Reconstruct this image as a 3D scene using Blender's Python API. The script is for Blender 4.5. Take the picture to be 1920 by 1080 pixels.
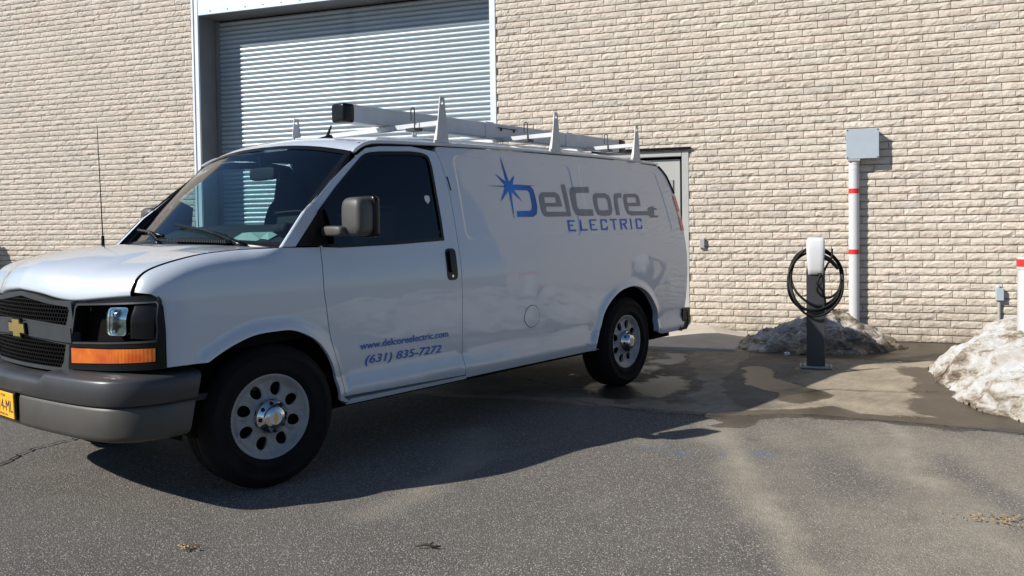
import bpy, math, random
import numpy as np
from mathutils import Vector, Matrix, noise as mnoise
from mathutils.geometry import delaunay_2d_cdt
R = math.radians
for o in list(bpy.data.objects): bpy.data.objects.remove(o)
scene = bpy.context.scene
COL = scene.collection
random.seed(4); RNG = np.random.default_rng(4)

# ------------------------------------------------------------------ camera
CAM = np.array([-2.5686, -3.6697, 1.2997])
CM = np.array([[0.6297422, -0.7766825, -0.0137481], [-0.0318467, -0.0081302, -0.9994597], [0.7761511, 0.6298398, -0.0298547]])
cd = bpy.data.cameras.new('camera'); cam = bpy.data.objects.new('camera', cd); COL.objects.link(cam)
right, down, fwd = CM
m = Matrix.Identity(4)
for i in range(3):
    m[i][0], m[i][1], m[i][2], m[i][3] = right[i], -down[i], -fwd[i], CAM[i]
cam.matrix_world = m
cd.sensor_width = 36; cd.lens = 36*1602.3/1920; cd.shift_y = -(540-476.54)/1920
cd.clip_start = .05; cd.clip_end = 2000
scene.camera = cam

# wall frame: s along the wall, n into the wall, z up
WA = -1.2311146; WD = 6.599036
DS = np.array([math.cos(WA), math.sin(WA)]); NN = np.array([-DS[1], DS[0]])
def W2(s, n): return DS*s + NN*(n+WD)

# ------------------------------------------------------------------ light
SV = np.array([*(DS*1.12+NN*1.0), -1.02]); SV /= np.linalg.norm(SV)   # direction the light travels
world = bpy.data.worlds.new('World'); scene.world = world; world.use_nodes = True
wn = world.node_tree.nodes; wl = world.node_tree.links; wn.clear()
sky = wn.new('ShaderNodeTexSky'); sky.sky_type = 'NISHITA'; sky.sun_disc = False
sky.sun_elevation = math.asin(-SV[2]); sky.sun_rotation = math.atan2(-SV[0], -SV[1])
sky.air_density = 1.0; sky.dust_density = .25; sky.ozone_density = 6.0; sky.altitude = 20
bg = wn.new('ShaderNodeBackground'); bg.inputs[1].default_value = .075
wo = wn.new('ShaderNodeOutputWorld'); wl.new(sky.outputs[0], bg.inputs[0]); wl.new(bg.outputs[0], wo.inputs[0])
sd = bpy.data.lights.new('sun', 'SUN'); sd.energy = 5.0; sd.angle = R(.53); sd.color = (1, .955, .88)
sun = bpy.data.objects.new('sun', sd); COL.objects.link(sun)
sun.rotation_euler = Vector(SV).to_track_quat('-Z', 'Y').to_euler()
sun.location = (-6, 4, 8)
vs = scene.view_settings; vs.view_transform = 'Standard'; vs.look = 'None'; vs.gamma = 1; vs.exposure = .34
scene.render.engine = 'CYCLES'
try: vs.use_curve_mapping = False
except Exception: pass

# ------------------------------------------------------------------ helpers
def tag(o, label=None, cat=None, group=None, kind=None):
    if label: o['label'] = label
    if cat: o['category'] = cat
    if group: o['group'] = group
    if kind: o['kind'] = kind
    return o
def link(o, parent=None):
    COL.objects.link(o)
    if parent is not None: o.parent = parent
    return o
def empty(name, loc=(0, 0, 0), rz=0):
    o = bpy.data.objects.new(name, None); o.empty_display_size = .1
    o.location = loc; o.rotation_euler = (0, 0, rz); return link(o)
def mobj(name, v, f, mat, parent=None, smooth=False, normals=None):
    me = bpy.data.meshes.new(name)
    me.from_pydata([tuple(map(float, a)) for a in v], [], [tuple(map(int, a)) for a in f])
    if mat is not None: me.materials.append(mat)
    if smooth or normals is not None: me.polygons.foreach_set('use_smooth', [True]*len(me.polygons))
    me.update()
    if normals is not None: me.normals_split_custom_set_from_vertices([tuple(map(float, a)) for a in normals])
    return link(bpy.data.objects.new(name, me), parent)
class MB:
    """collects boxes, tubes and lathes into one mesh"""
    def __init__(s): s.v = []; s.f = []
    def add(s, v, f):
        b = len(s.v); s.v += [tuple(a) for a in v]; s.f += [tuple(i+b for i in q) for q in f]; return s
    def box(s, x0, x1, y0, y1, z0, z1, bev=0, rot=None, at=(0, 0, 0)):
        if bev <= 0:
            v = [(x, y, z) for z in (z0, z1) for y in (y0, y1) for x in (x0, x1)]
            f = [(0, 2, 3, 1), (4, 5, 7, 6), (0, 1, 5, 4), (2, 6, 7, 3), (0, 4, 6, 2), (1, 3, 7, 5)]
        else:
            X = (x0, x1); Y = (y0, y1); Z = (z0, z1); v = []; idx = {}
            for i in (0, 1):
                for j in (0, 1):
                    for k in (0, 1):
                        sx, sy, sz = (1-2*i), (1-2*j), (1-2*k)
                        for ax in range(3):
                            q = [X[i]+sx*bev, Y[j]+sy*bev, Z[k]+sz*bev]; q[ax] = (X[i], Y[j], Z[k])[ax]
                            idx[i, j, k, ax] = len(v); v.append(tuple(q))
            f = []
            g = lambda *a: idx[a]
            for i in (0, 1): f.append([g(i, 0, 0, 0), g(i, 1, 0, 0), g(i, 1, 1, 0), g(i, 0, 1, 0)][::1 if i else -1])
            for j in (0, 1): f.append([g(0, j, 0, 1), g(1, j, 0, 1), g(1, j, 1, 1), g(0, j, 1, 1)][::-1 if j else 1])
            for k in (0, 1): f.append([g(0, 0, k, 2), g(1, 0, k, 2), g(1, 1, k, 2), g(0, 1, k, 2)][::1 if k else -1])
            for i in (0, 1):
                for j in (0, 1): f.append([g(i, j, 0, 0), g(i, j, 1, 0), g(i, j, 1, 1), g(i, j, 0, 1)][::1 if i == j else -1][::-1])
                for k in (0, 1): f.append([g(i, 0, k, 0), g(i, 1, k, 0), g(i, 1, k, 2), g(i, 0, k, 2)][::1 if i == k else -1])
            for j in (0, 1):
                for k in (0, 1): f.append([g(0, j, k, 1), g(1, j, k, 1), g(1, j, k, 2), g(0, j, k, 2)][::1 if j == k else -1][::-1])
            for i in (0, 1):
                for j in (0, 1):
                    for k in (0, 1): f.append([g(i, j, k, 0), g(i, j, k, 1), g(i, j, k, 2)][::1 if (i+j+k) % 2 else -1])
        if rot is not None: v = [tuple(rot @ Vector(a)) for a in v]
        v = [(a[0]+at[0], a[1]+at[1], a[2]+at[2]) for a in v]
        return s.add(v, f)
    def tube(s, pts, r, n=8, closed=False, cap=True):
        P = [Vector(p) for p in pts]; N = len(P); rr = r if hasattr(r, '__len__') else [r]*N
        v = []; up = None
        for i in range(N):
            a = P[(i-1) % N] if (closed or i > 0) else P[i]; b = P[(i+1) % N] if (closed or i < N-1) else P[i]
            t = (b-a).normalized()
            if up is None: up = Vector((0, 0, 1)) if abs(t.z) < .9 else Vector((1, 0, 0))
            u = t.cross(up).normalized(); w = u.cross(t); up = w
            for k in range(n):
                c = 2*math.pi*k/n; v.append(P[i]+(u*math.cos(c)+w*math.sin(c))*rr[i])
        f = []
        for i in range(N if closed else N-1):
            j = (i+1) % N
            for k in range(n): f.append((i*n+k, i*n+(k+1) % n, j*n+(k+1) % n, j*n+k))
        if cap and not closed: f.append(tuple(range(n))[::-1]); f.append(tuple((N-1)*n+k for k in range(n)))
        return s.add(v, f)
    def lathe(s, prof, n=32, axis='z', at=(0, 0, 0), close=True):
        """prof: (radius, height) from bottom to top"""
        v = []; f = []
        for (r_, h) in prof:
            for k in range(n):
                c = 2*math.pi*k/n; a, b = r_*math.cos(c), r_*math.sin(c)
                q = (a, b, h) if axis == 'z' else ((a, h, b) if axis == 'y' else (h, a, b))
                v.append((q[0]+at[0], q[1]+at[1], q[2]+at[2]))
        for i in range(len(prof)-1):
            for k in range(n):
                q = (i*n+k, i*n+(k+1) % n, (i+1)*n+(k+1) % n, (i+1)*n+k)
                f.append(q[::-1] if axis == 'y' else q)
        return s.add(v, f)
    def build(s, name, mat, parent=None, smooth=False, auto=None):
        o = mobj(name, s.v, s.f, mat, parent, smooth)
        if auto is not None: o.data.set_sharp_from_angle(angle=R(auto))
        return o
def grid_obj(name, P, mat, parent=None, smooth=True, flip=False, wrap=False):
    """P: array [rows, cols, 3]"""
    P = np.asarray(P, float); a, b = P.shape[:2]; f = []
    for i in range(a-1):
        for j in range(b if wrap else b-1):
            k = (j+1) % b
            q = (i*b+j, i*b+k, (i+1)*b+k, (i+1)*b+j); f.append(q[::-1] if flip else q)
    return mobj(name, P.reshape(-1, 3), f, mat, parent, smooth)
def copy_tree(o, parent=None):
    c = o.copy(); COL.objects.link(c); c.parent = parent
    for ch in list(o.children): copy_tree(ch, c)
    return c
# numpy value noise
_PT = RNG.random((256, 256))
def vnoise(x, y):
    x = np.asarray(x, float); y = np.asarray(y, float)
    xi = np.floor(x).astype(int); yi = np.floor(y).astype(int); fx = x-xi; fy = y-yi
    fx = fx*fx*(3-2*fx); fy = fy*fy*(3-2*fy)
    g = lambda a, b: _PT[a & 255, b & 255]
    return (g(xi, yi)*(1-fx)+g(xi+1, yi)*fx)*(1-fy)+(g(xi, yi+1)*(1-fx)+g(xi+1, yi+1)*fx)*fy
def fbm(x, y, o=4, g=.5):
    t = 0; a = 1; s = 0
    for i in range(o): t = t+a*vnoise(x*2**i+17.3*i, y*2**i+5.1*i); s += a; a *= g
    return t/s
def inpoly(p, poly):
    p = np.asarray(p, float); poly = np.asarray(poly, float); r = np.zeros(len(p), bool)
    x, y = p[:, 0], p[:, 1]; j = len(poly)-1
    for i in range(len(poly)):
        (xi, yi), (xj, yj) = poly[i], poly[j]
        c = ((yi > y) != (yj > y)) & (x < (xj-xi)*(y-yi)/((yj-yi) if yj != yi else 1e-12)+xi)
        r ^= c; j = i
    return r
def pdist(p, line, closed=True):
    p = np.asarray(p, float); L = np.asarray(line, float); d = np.full(len(p), 1e9)
    n = len(L)
    for i in range(n if closed else n-1):
        a = L[i]; b = L[(i+1) % n]; ab = b-a; l2 = ab@ab
        t = np.clip(((p-a)@ab)/max(l2, 1e-12), 0, 1); q = a+t[:, None]*ab
        d = np.minimum(d, np.hypot(*(p-q).T))
    return d
def sdf(p, poly): return np.where(inpoly(p, poly), 1, -1)*pdist(p, poly)
def sst(x): x = np.clip(x, 0, 1); return x*x*(3-2*x)
def resample(L, step, closed=True):
    L = [np.asarray(a, float) for a in L]; out = []; n = len(L)
    for i in range(n if closed else n-1):
        a = L[i]; b = L[(i+1) % n]; k = max(1, int(math.ceil(np.linalg.norm(b-a)/step)))
        for j in range(k): out.append(a+(b-a)*j/k)
    if not closed: out.append(L[-1])
    return np.array(out)
def spline(L, k=6, closed=False):
    """Catmull-Rom through the points"""
    L = np.asarray(L, float); n = len(L); out = []
    for i in range(n if closed else n-1):
        p0 = L[(i-1) % n] if (closed or i > 0) else 2*L[0]-L[1]; p1 = L[i]; p2 = L[(i+1) % n]
        p3 = L[(i+2) % n] if (closed or i+2 < n) else 2*L[-1]-L[-2]
        for j in range(k):
            t = j/k
            out.append(.5*((2*p1)+(p2-p0)*t+(2*p0-5*p1+4*p2-p3)*t*t+(3*p1-p0-3*p2+p3)*t**3))
    if not closed: out.append(L[-1])
    return np.array(out)
def panel(name, outline, holes, lift, mat, parent, step=.05, flange=.02, extra=(), flip=False, bstep=None):
    """triangulated sheet over a 2-D outline with holes, lifted onto a curved surface, its edges turned inward"""
    bs = bstep or step*.6
    loops = [resample(outline, bs)]+[resample(h, bs) for h in holes]
    lo = loops[0].min(0); hi = loops[0].max(0)
    gx, gy = np.meshgrid(np.arange(lo[0]+step/2, hi[0], step), np.arange(lo[1]+step/2, hi[1], step))
    g = np.c_[gx.ravel(), gy.ravel()]
    ok = inpoly(g, loops[0]); dmin = pdist(g, loops[0])
    for h in loops[1:]: ok &= ~inpoly(g, h); dmin = np.minimum(dmin, pdist(g, h))
    pts = [g[ok & (dmin > step*.35)]]
    for e in extra:
        e = np.asarray(e, float); k = inpoly(e, loops[0])
        for h in loops[1:]: k &= ~inpoly(e, h)
        dm = pdist(e, loops[0]); 
        for h in loops[1:]: dm = np.minimum(dm, pdist(e, h))
        pts.append(e[k & (dm > .004)])
    edges = []; base = 0; allp = []
    for l in loops:
        n = len(l); edges += [(base+i, base+(i+1) % n) for i in range(n)]; base += n; allp.append(l)
    allp = np.concatenate(allp+pts)
    res = delaunay_2d_cdt([Vector((float(a), float(b))) for a, b in allp], edges, [], 0, 1e-6)
    V = np.array([tuple(v) for v in res[0]]); F = np.array([t for t in res[2] if len(t) == 3])
    cen = V[F].mean(1); ok = inpoly(cen, loops[0])
    for h in loops[1:]: ok &= ~inpoly(cen, h)
    F = F[ok]
    P = lift(V); e = 1e-4
    du = (lift(V+[e, 0])-lift(V-[e, 0])); dv = (lift(V+[0, e])-lift(V-[0, e]))
    N = np.cross(du, dv); N /= np.maximum(np.linalg.norm(N, axis=1, keepdims=True), 1e-12)
    # orient triangles along N
    tri = V[F]; ar = (tri[:, 1, 0]-tri[:, 0, 0])*(tri[:, 2, 1]-tri[:, 0, 1])-(tri[:, 1, 1]-tri[:, 0, 1])*(tri[:, 2, 0]-tri[:, 0, 0])
    F[ar < 0] = F[ar < 0][:, ::-1]
    if flip: N = -N; F = F[:, ::-1]
    faces = [tuple(t) for t in F]; vv = [P]; nn_ = [N]; cnt = len(P)
    if flange:
        for li, l in enumerate(loops):
            n = len(l); Pl = lift(l); a = (lift(l+[e, 0])-lift(l-[e, 0])); b = (lift(l+[0, e])-lift(l-[0, e]))
            Nl = np.cross(a, b); Nl /= np.maximum(np.linalg.norm(Nl, axis=1, keepdims=True), 1e-12)
            if flip: Nl = -Nl
            tg = np.roll(Pl, -1, 0)-np.roll(Pl, 1, 0); On = np.cross(tg, Nl); On /= np.maximum(np.linalg.norm(On, axis=1, keepdims=True), 1e-12)
            area = .5*np.sum(l[:, 0]*np.roll(l[:, 1], -1)-np.roll(l[:, 0], -1)*l[:, 1])
            sgn = (1 if area > 0 else -1)*(-1 if flip else 1)*(1 if li == 0 else -1)
            On = On*sgn
            vv += [Pl, Pl-Nl*flange]; nn_ += [On, On]
            for i in range(n):
                j = (i+1) % n; q = (cnt+i, cnt+n+i, cnt+n+j, cnt+j)
                faces.append(q if sgn > 0 else q[::-1])
            cnt += 2*n
    return mobj(name, np.concatenate(vv), faces, mat, parent, True, np.concatenate(nn_))

# ------------------------------------------------------------------ materials
MATS = {}
def mat(name, col, rough=.5, metal=0, coat=0, spec=.5, **k):
    if name in MATS: return MATS[name]
    mt = bpy.data.materials.new(name); mt.use_nodes = True; b = mt.node_tree.nodes['Principled BSDF']
    b.inputs['Base Color'].default_value = (*col, 1); b.inputs['Roughness'].default_value = rough
    b.inputs['Metallic'].default_value = metal; b.inputs['Coat Weight'].default_value = coat
    b.inputs['Coat Roughness'].default_value = .04; b.inputs['Specular IOR Level'].default_value = spec
    MATS[name] = mt; return mt
class NT:
    def __init__(s, mt): s.t = mt.node_tree; s.n = s.t.nodes; s.b = s.n['Principled BSDF']
    def new(s, typ, **k):
        n = s.n.new(typ)
        for a, v in k.items(): setattr(n, a, v)
        return n
    def set(s, sock, v):
        if hasattr(v, 'is_output') or isinstance(v, bpy.types.NodeSocket): s.t.links.new(v, sock)
        else: sock.default_value = v
    def coord(s, kind='Object'): return s.new('ShaderNodeTexCoord').outputs[kind]
    def geo(s): return s.new('ShaderNodeNewGeometry').outputs['Position']
    def mapping(s, vec, scale=(1, 1, 1), rot=(0, 0, 0), loc=(0, 0, 0)):
        n = s.new('ShaderNodeMapping'); s.set(n.inputs[0], vec); n.inputs['Scale'].default_value = scale; n.inputs['Rotation'].default_value = rot; n.inputs['Location'].default_value = loc
        return n.outputs[0]
    def noise(s, vec, scale, detail=4, rough=.5, dist=0, out='Fac'):
        n = s.new('ShaderNodeTexNoise'); s.set(n.inputs['Vector'], vec); n.inputs['Scale'].default_value = scale
        n.inputs['Detail'].default_value = detail; n.inputs['Roughness'].default_value = rough; n.inputs['Distortion'].default_value = dist
        return n.outputs[out]
    def voro(s, vec, scale, feature='F1', out='Distance'):
        n = s.new('ShaderNodeTexVoronoi', feature=feature); s.set(n.inputs['Vector'], vec); n.inputs['Scale'].default_value = scale
        return n.outputs[out]
    def ramp(s, fac, stops):
        n = s.new('ShaderNodeValToRGB'); s.set(n.inputs[0], fac); e = n.color_ramp.elements
        while len(e) < len(stops): e.new(.5)
        for i, (p, c) in enumerate(stops):
            e[i].position = p; e[i].color = (*c, 1) if hasattr(c, '__len__') else (c, c, c, 1)
        return n.outputs[0]
    def math(s, op, a, b=0., clamp=False):
        n = s.new('ShaderNodeMath', operation=op, use_clamp=clamp); s.set(n.inputs[0], a); s.set(n.inputs[1], b); return n.outputs[0]
    def mix(s, fac, a, b, mode='MIX'):
        n = s.new('ShaderNodeMix', data_type='RGBA', blend_type=mode); s.set(n.inputs[0], fac)
        for q, v in ((n.inputs[6], a), (n.inputs[7], b)):
            if isinstance(v, tuple): q.default_value = (*v, 1)
            else: s.set(q, v)
        return n.outputs[2]
    def attr(s, name): n = s.new('ShaderNodeAttribute'); n.attribute_name = name; return n.outputs['Fac']
    def sep(s, v): n = s.new('ShaderNodeSeparateXYZ'); s.set(n.inputs[0], v); return n.outputs
    def bump(s, h, strength=.5, dist=.01, prev=None):
        n = s.new('ShaderNodeBump'); s.set(n.inputs['Height'], h); n.inputs['Strength'].default_value = strength; n.inputs['Distance'].default_value = dist
        if prev is not None: s.set(n.inputs['Normal'], prev)
        return n.outputs[0]
    def out(s, **k):
        for a, v in k.items():
            q = s.b.inputs[a.replace('_', ' ')]
            if isinstance(v, tuple): q.default_value = (*v, 1)
            else: s.set(q, v)

M = {}
def noisy(key, c0, c1, scale, rough, metal=0, coat=0, bump=0, bscale=None, detail=5, spec=.5):
    mt = mat(key, c0, rough, metal, coat, spec); t = NT(mt); v = t.coord()
    f = t.noise(v, scale, detail, .6); t.out(Base_Color=t.ramp(f, [(.3, c0), (.7, c1)]))
    if bump: t.out(Normal=t.bump(t.noise(v, bscale or scale*6, 3, .6), bump, .004))
    M[key] = mt; return mt
noisy('black_plastic', (.004, .004, .0045), (.007, .007, .0075), 6, .27, spec=.25)
noisy('grille_grey', (.034, .038, .043), (.045, .049, .054), 8, .42, bump=.1, bscale=300, spec=.35)
noisy('bumper_grey', (.034, .035, .038), (.052, .052, .054), 5, .36, bump=.06, bscale=250, spec=.4)
noisy('dark_liner', (.003, .003, .003), (.006, .0055, .005), 4, .9, spec=.1)
noisy('rubber', (.006, .006, .0065), (.012, .011, .011), 9, .8, bump=.1, bscale=200, spec=.15)
noisy('steel_wheel', (.22, .225, .235), (.32, .32, .32), 10, .36)
noisy('chrome', (.6, .6, .6), (.66, .66, .66), 5, .12, 1)
noisy('gold', (.52, .38, .12), (.60, .46, .18), 12, .35, .8)
noisy('cable_black', (.004, .004, .004), (.007, .007, .007), 20, .5, spec=.2)
noisy('anthracite', (.03, .032, .036), (.04, .042, .046), 8, .4)
noisy('charger_white', (.58, .59, .60), (.62, .62, .62), 4, .25)
noisy('white_metal', (.46, .47, .49), (.55, .55, .55), 7, .45, bump=.05, bscale=120)
noisy('pvc_white', (.52, .53, .54), (.59, .59, .59), 3, .4)
noisy('red_tape', (.55, .02, .02), (.62, .035, .03), 10, .4)
noisy('box_grey', (.36, .41, .46), (.41, .46, .50), 5, .5)
noisy('conduit_grey', (.30, .29, .28), (.38, .36, .34), 9, .6)
noisy('door_grey', (.38, .38, .365), (.43, .43, .415), 2, .5)
noisy('trim_white', (.62, .66, .70), (.72, .75, .78), 4, .45)
noisy('reveal_grey', (.17, .175, .18), (.22, .22, .225), 3, .6)
noisy('header_metal', (.50, .60, .66), (.62, .70, .74), 5, .35, .3, bump=.1, bscale=40)
noisy('interior_dark', (.010, .0105, .011), (.015, .015, .016), 4, .7)
noisy('dash_grey', (.035, .038, .038), (.05, .052, .05), 5, .8, spec=.2)
noisy('seat_grey', (.018, .018, .02), (.028, .028, .03), 20, .9)
noisy('paper_green', (.45, .6, .5), (.55, .68, .58), 20, .7)
noisy('blue_dark', (.045, .13, .43), (.05, .145, .47), 5, .45, spec=.2)
noisy('blue_mid', (.065, .19, .56), (.07, .205, .60), 5, .45, spec=.2)
noisy('decal_grey', (.26, .25, .265), (.28, .27, .285), 5, .45, spec=.2)
noisy('red_lens', (.42, .015, .02), (.5, .02, .025), 30, .15, coat=1)
noisy('white_lens', (.7, .55, .5), (.75, .6, .55), 30, .15, coat=1)
noisy('plate_yellow', (.80, .40, .02), (.84, .44, .03), 20, .45)
noisy('plate_ink', (.05, .02, .03), (.06, .03, .03), 20, .5)
noisy('dry_leaf', (.34, .24, .12), (.46, .35, .2), 40, .8)
noisy('twig_brown', (.03, .022, .015), (.05, .035, .022), 40, .9)
noisy('mirror_plastic', (.055, .052, .05), (.07, .066, .06), 10, .5, bump=.15, bscale=400)
noisy('glove_black', (.01, .01, .011), (.03, .03, .03), 15, .8)
noisy('engraved', (.62, .62, .62), (.68, .68, .66), 8, .35)

# car paint: white, slightly wavy so that reflections wobble, with road dirt low down
mt = mat('van_paint', (.6, .61, .63), .38, 0, 1); t = NT(mt); v = t.geo(); z = t.sep(v)[2]
d = t.math('MULTIPLY', t.ramp(z, [(.0, 1.0), (.34, .9), (.62, .0)]), t.noise(v, 7, 6, .65))
sp = t.ramp(t.noise(v, 55, 3, .6), [(.66, 0.), (.74, 1.)])
d = t.math('ADD', t.math('MULTIPLY', d, .5), t.math('MULTIPLY', sp, .05), True)
t.out(Base_Color=t.mix(d, (.49, .54, .60), (.18, .16, .13)), Coat_Roughness=t.math('ADD', .03, t.math('MULTIPLY', d, .5)),
      Normal=t.bump(t.noise(v, 2.6, 2, .4), .03, .02), Coat_Normal=t.bump(t.noise(v, 2.6, 3, .5), .10, .02))
M['paint'] = mt
# blue print that is lighter at the star's heart
mt = mat('blue_print', (.02, .06, .2), .45, 0, 0, .2); t = NT(mt); v = t.geo()
n = t.new('ShaderNodeVectorMath', operation='DISTANCE'); t.set(n.inputs[0], v); n.inputs[1].default_value = (2.06, .06, 1.5)
t.out(Base_Color=t.ramp(n.outputs['Value'], [(.0, (.02, .27, .78)), (.10, (.02, .21, .68)), (.25, (.02, .09, .36)), (.6, (.02, .20, .66))]))
M['blue_print'] = mt
# glass (thin sheet): transparent with a fresnel reflection
def glass(key, tint, refl=1.0, rough=.0):
    mt = bpy.data.materials.new(key); mt.use_nodes = True; nt = mt.node_tree; nt.nodes.clear()
    o = nt.nodes.new('ShaderNodeOutputMaterial'); mx = nt.nodes.new('ShaderNodeMixShader'); tr = nt.nodes.new('ShaderNodeBsdfTransparent'); gl = nt.nodes.new('ShaderNodeBsdfGlossy'); fr = nt.nodes.new('ShaderNodeFresnel')
    tr.inputs[0].default_value = (*tint, 1); gl.inputs['Roughness'].default_value = rough; gl.inputs['Color'].default_value = (refl, refl, refl, 1); fr.inputs[0].default_value = 1.55
    nt.links.new(fr.outputs[0], mx.inputs[0]); nt.links.new(tr.outputs[0], mx.inputs[1]); nt.links.new(gl.outputs[0], mx.inputs[2]); nt.links.new(mx.outputs[0], o.inputs[0])
    M[key] = mt; return mt
glass('windshield_glass', (.50, .66, .70)); glass('clear_glass', (.70, .86, .84)); glass('tinted_glass', (.04, .042, .045), .6)
mt = mat('amber_lens', (.75, .16, .012), .12, 0, 1); t = NT(mt); v = t.coord()
br = t.new('ShaderNodeTexWave'); t.set(br.inputs['Vector'], t.mapping(v, (1, 1, 1), (0, 0, .9))); br.inputs['Scale'].default_value = 18
t.out(Base_Color=t.ramp(t.noise(v, 9, 2), [(.35, (.55, .085, .006)), (.65, (.85, .22, .02))]), Normal=t.bump(br.outputs['Fac'], .15, .004))
t.b.inputs['Transmission Weight'].default_value = .15
M['amber'] = mt
mt = mat('lamp_lens', (.75, .78, .8), .10, 1, 0); t = NT(mt); v = t.coord()
t.out(Base_Color=t.ramp(t.noise(v, 14, 2), [(.3, (.45, .47, .5)), (.6, (.80, .83, .86))]), Normal=t.bump(t.noise(t.mapping(v, (1, 1, 1.6)), 9, 1, .3), .5, .03))
M['lamp'] = mt
# painted rock-face brick
mt = mat('painted_brick', (.6, .5, .4), .62); t = NT(mt); g = t.geo(); oi = t.new('ShaderNodeObjectInfo')
big = t.noise(g, .55, 3, .5); mid = t.noise(g, 9, 5, .65); fine = t.noise(g, 90, 3, .6)
c = t.ramp(mid, [(.25, (.58, .51, .43)), (.5, (.69, .615, .53)), (.8, (.75, .68, .60))])
c = t.mix(t.ramp(big, [(.35, 0.), (.7, .3)]), c, (.58, .525, .43))
tone = t.math('ADD', t.attr('tone'), t.math('MULTIPLY', oi.outputs['Object Index'], oi.outputs['Random']))
c = t.mix(1., c, t.ramp(tone, [(.0, (.86, .86, .85)), (.3, (1., .985, .96)), (.6, (.95, .955, .93)), (.85, (1.04, 1.0, .985)), (1., (.90, .87, .83))]), 'MULTIPLY')
drip = t.ramp(t.noise(t.mapping(g, (2.2, 2.2, .22)), 1.6, 6, .65), [(.52, 0.), (.75, .30)])
c = t.mix(drip, c, (.43, .37, .285))
st = t.ramp(t.noise(g, 3.1, 6, .7), [(.66, 0.), (.8, .35)])
c = t.mix(st, c, (.40, .31, .235))
zz = t.sep(g)[2]
dirt = t.math('MULTIPLY', t.ramp(zz, [(.0, 1.), (.18, .55), (.5, 0.)]), t.ramp(t.noise(g, 6, 5, .65), [(.35, .15), (.75, 1.)]))
c = t.mix(t.math('MULTIPLY', dirt, .8), c, (.17, .13, .075))
t.out(Base_Color=c, Normal=t.bump(fine, .4, .005, t.bump(t.noise(g, 38, 4, .65), .9, .012)))
t.b.inputs['Diffuse Roughness'].default_value = .4
M['brick'] = mt
noisy('shaded_mortar', (.30, .25, .20), (.42, .36, .29), 6, .85)  # mortar darkened: joint dirt plus the shadow under each course, put into the colour
# roller slats
mt = mat('galvanised_slat', (.55, .6, .63), .42, .25); t = NT(mt); g = t.geo()
sx = t.mapping(g, (.9, .9, 14))
c = t.ramp(t.noise(sx, 2.2, 5, .6), [(.3, (.36, .425, .475)), (.7, (.46, .51, .55))])
ox = t.sep(t.coord())[0]
band = t.ramp(t.math('ABSOLUTE', t.math('ADD', ox, 3.55)), [(.0, .28), (.06, .2), (.10, 0.)])
c = t.mix(band, c, (.24, .27, .29))
t.out(Base_Color=c, Roughness=t.ramp(t.noise(g, 20, 3), [(.3, .36), (.7, .5)])); M['slat'] = mt
# snow
mt = mat('old_snow', (.75, .78, .82), .55); t = NT(mt); g = t.geo(); dn = t.attr('dirt')
g2 = t.mapping(g, (1, 1, 2.2))
n1 = t.noise(g2, 5, 8, .68, .8); n2 = t.noise(g2, 26, 5, .7)
f = t.math('ADD', t.math('MULTIPLY', n1, .75), t.math('MULTIPLY', n2, .25))
f = t.math('ADD', f, t.math('MULTIPLY', t.math('SUBTRACT', dn, .5), .28))
c = t.ramp(f, [(.38, (.50, .505, .51)), (.485, (.42, .395, .36)), (.56, (.225, .185, .135)), (.66, (.055, .042, .03))])
c = t.mix(t.ramp(t.noise(g, 2.3, 3), [(.5, 0.), (.75, .5)]), c, (.60, .50, .37), 'MULTIPLY')
pep = t.ramp(t.noise(g, 70, 2, .5), [(.70, 0.), (.74, 1.)])
c = t.mix(t.math('MULTIPLY', pep, .75), c, (.06, .05, .04))
t.out(Base_Color=c, Normal=t.bump(n2, .35, .015, t.bump(t.noise(g2, 7, 4, .55, 1.2), .6, .05)), Roughness=t.ramp(n2, [(.3, .35), (.7, .7)]))
t.b.inputs['Diffuse Roughness'].default_value = .6
M['snow'] = mt
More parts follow.
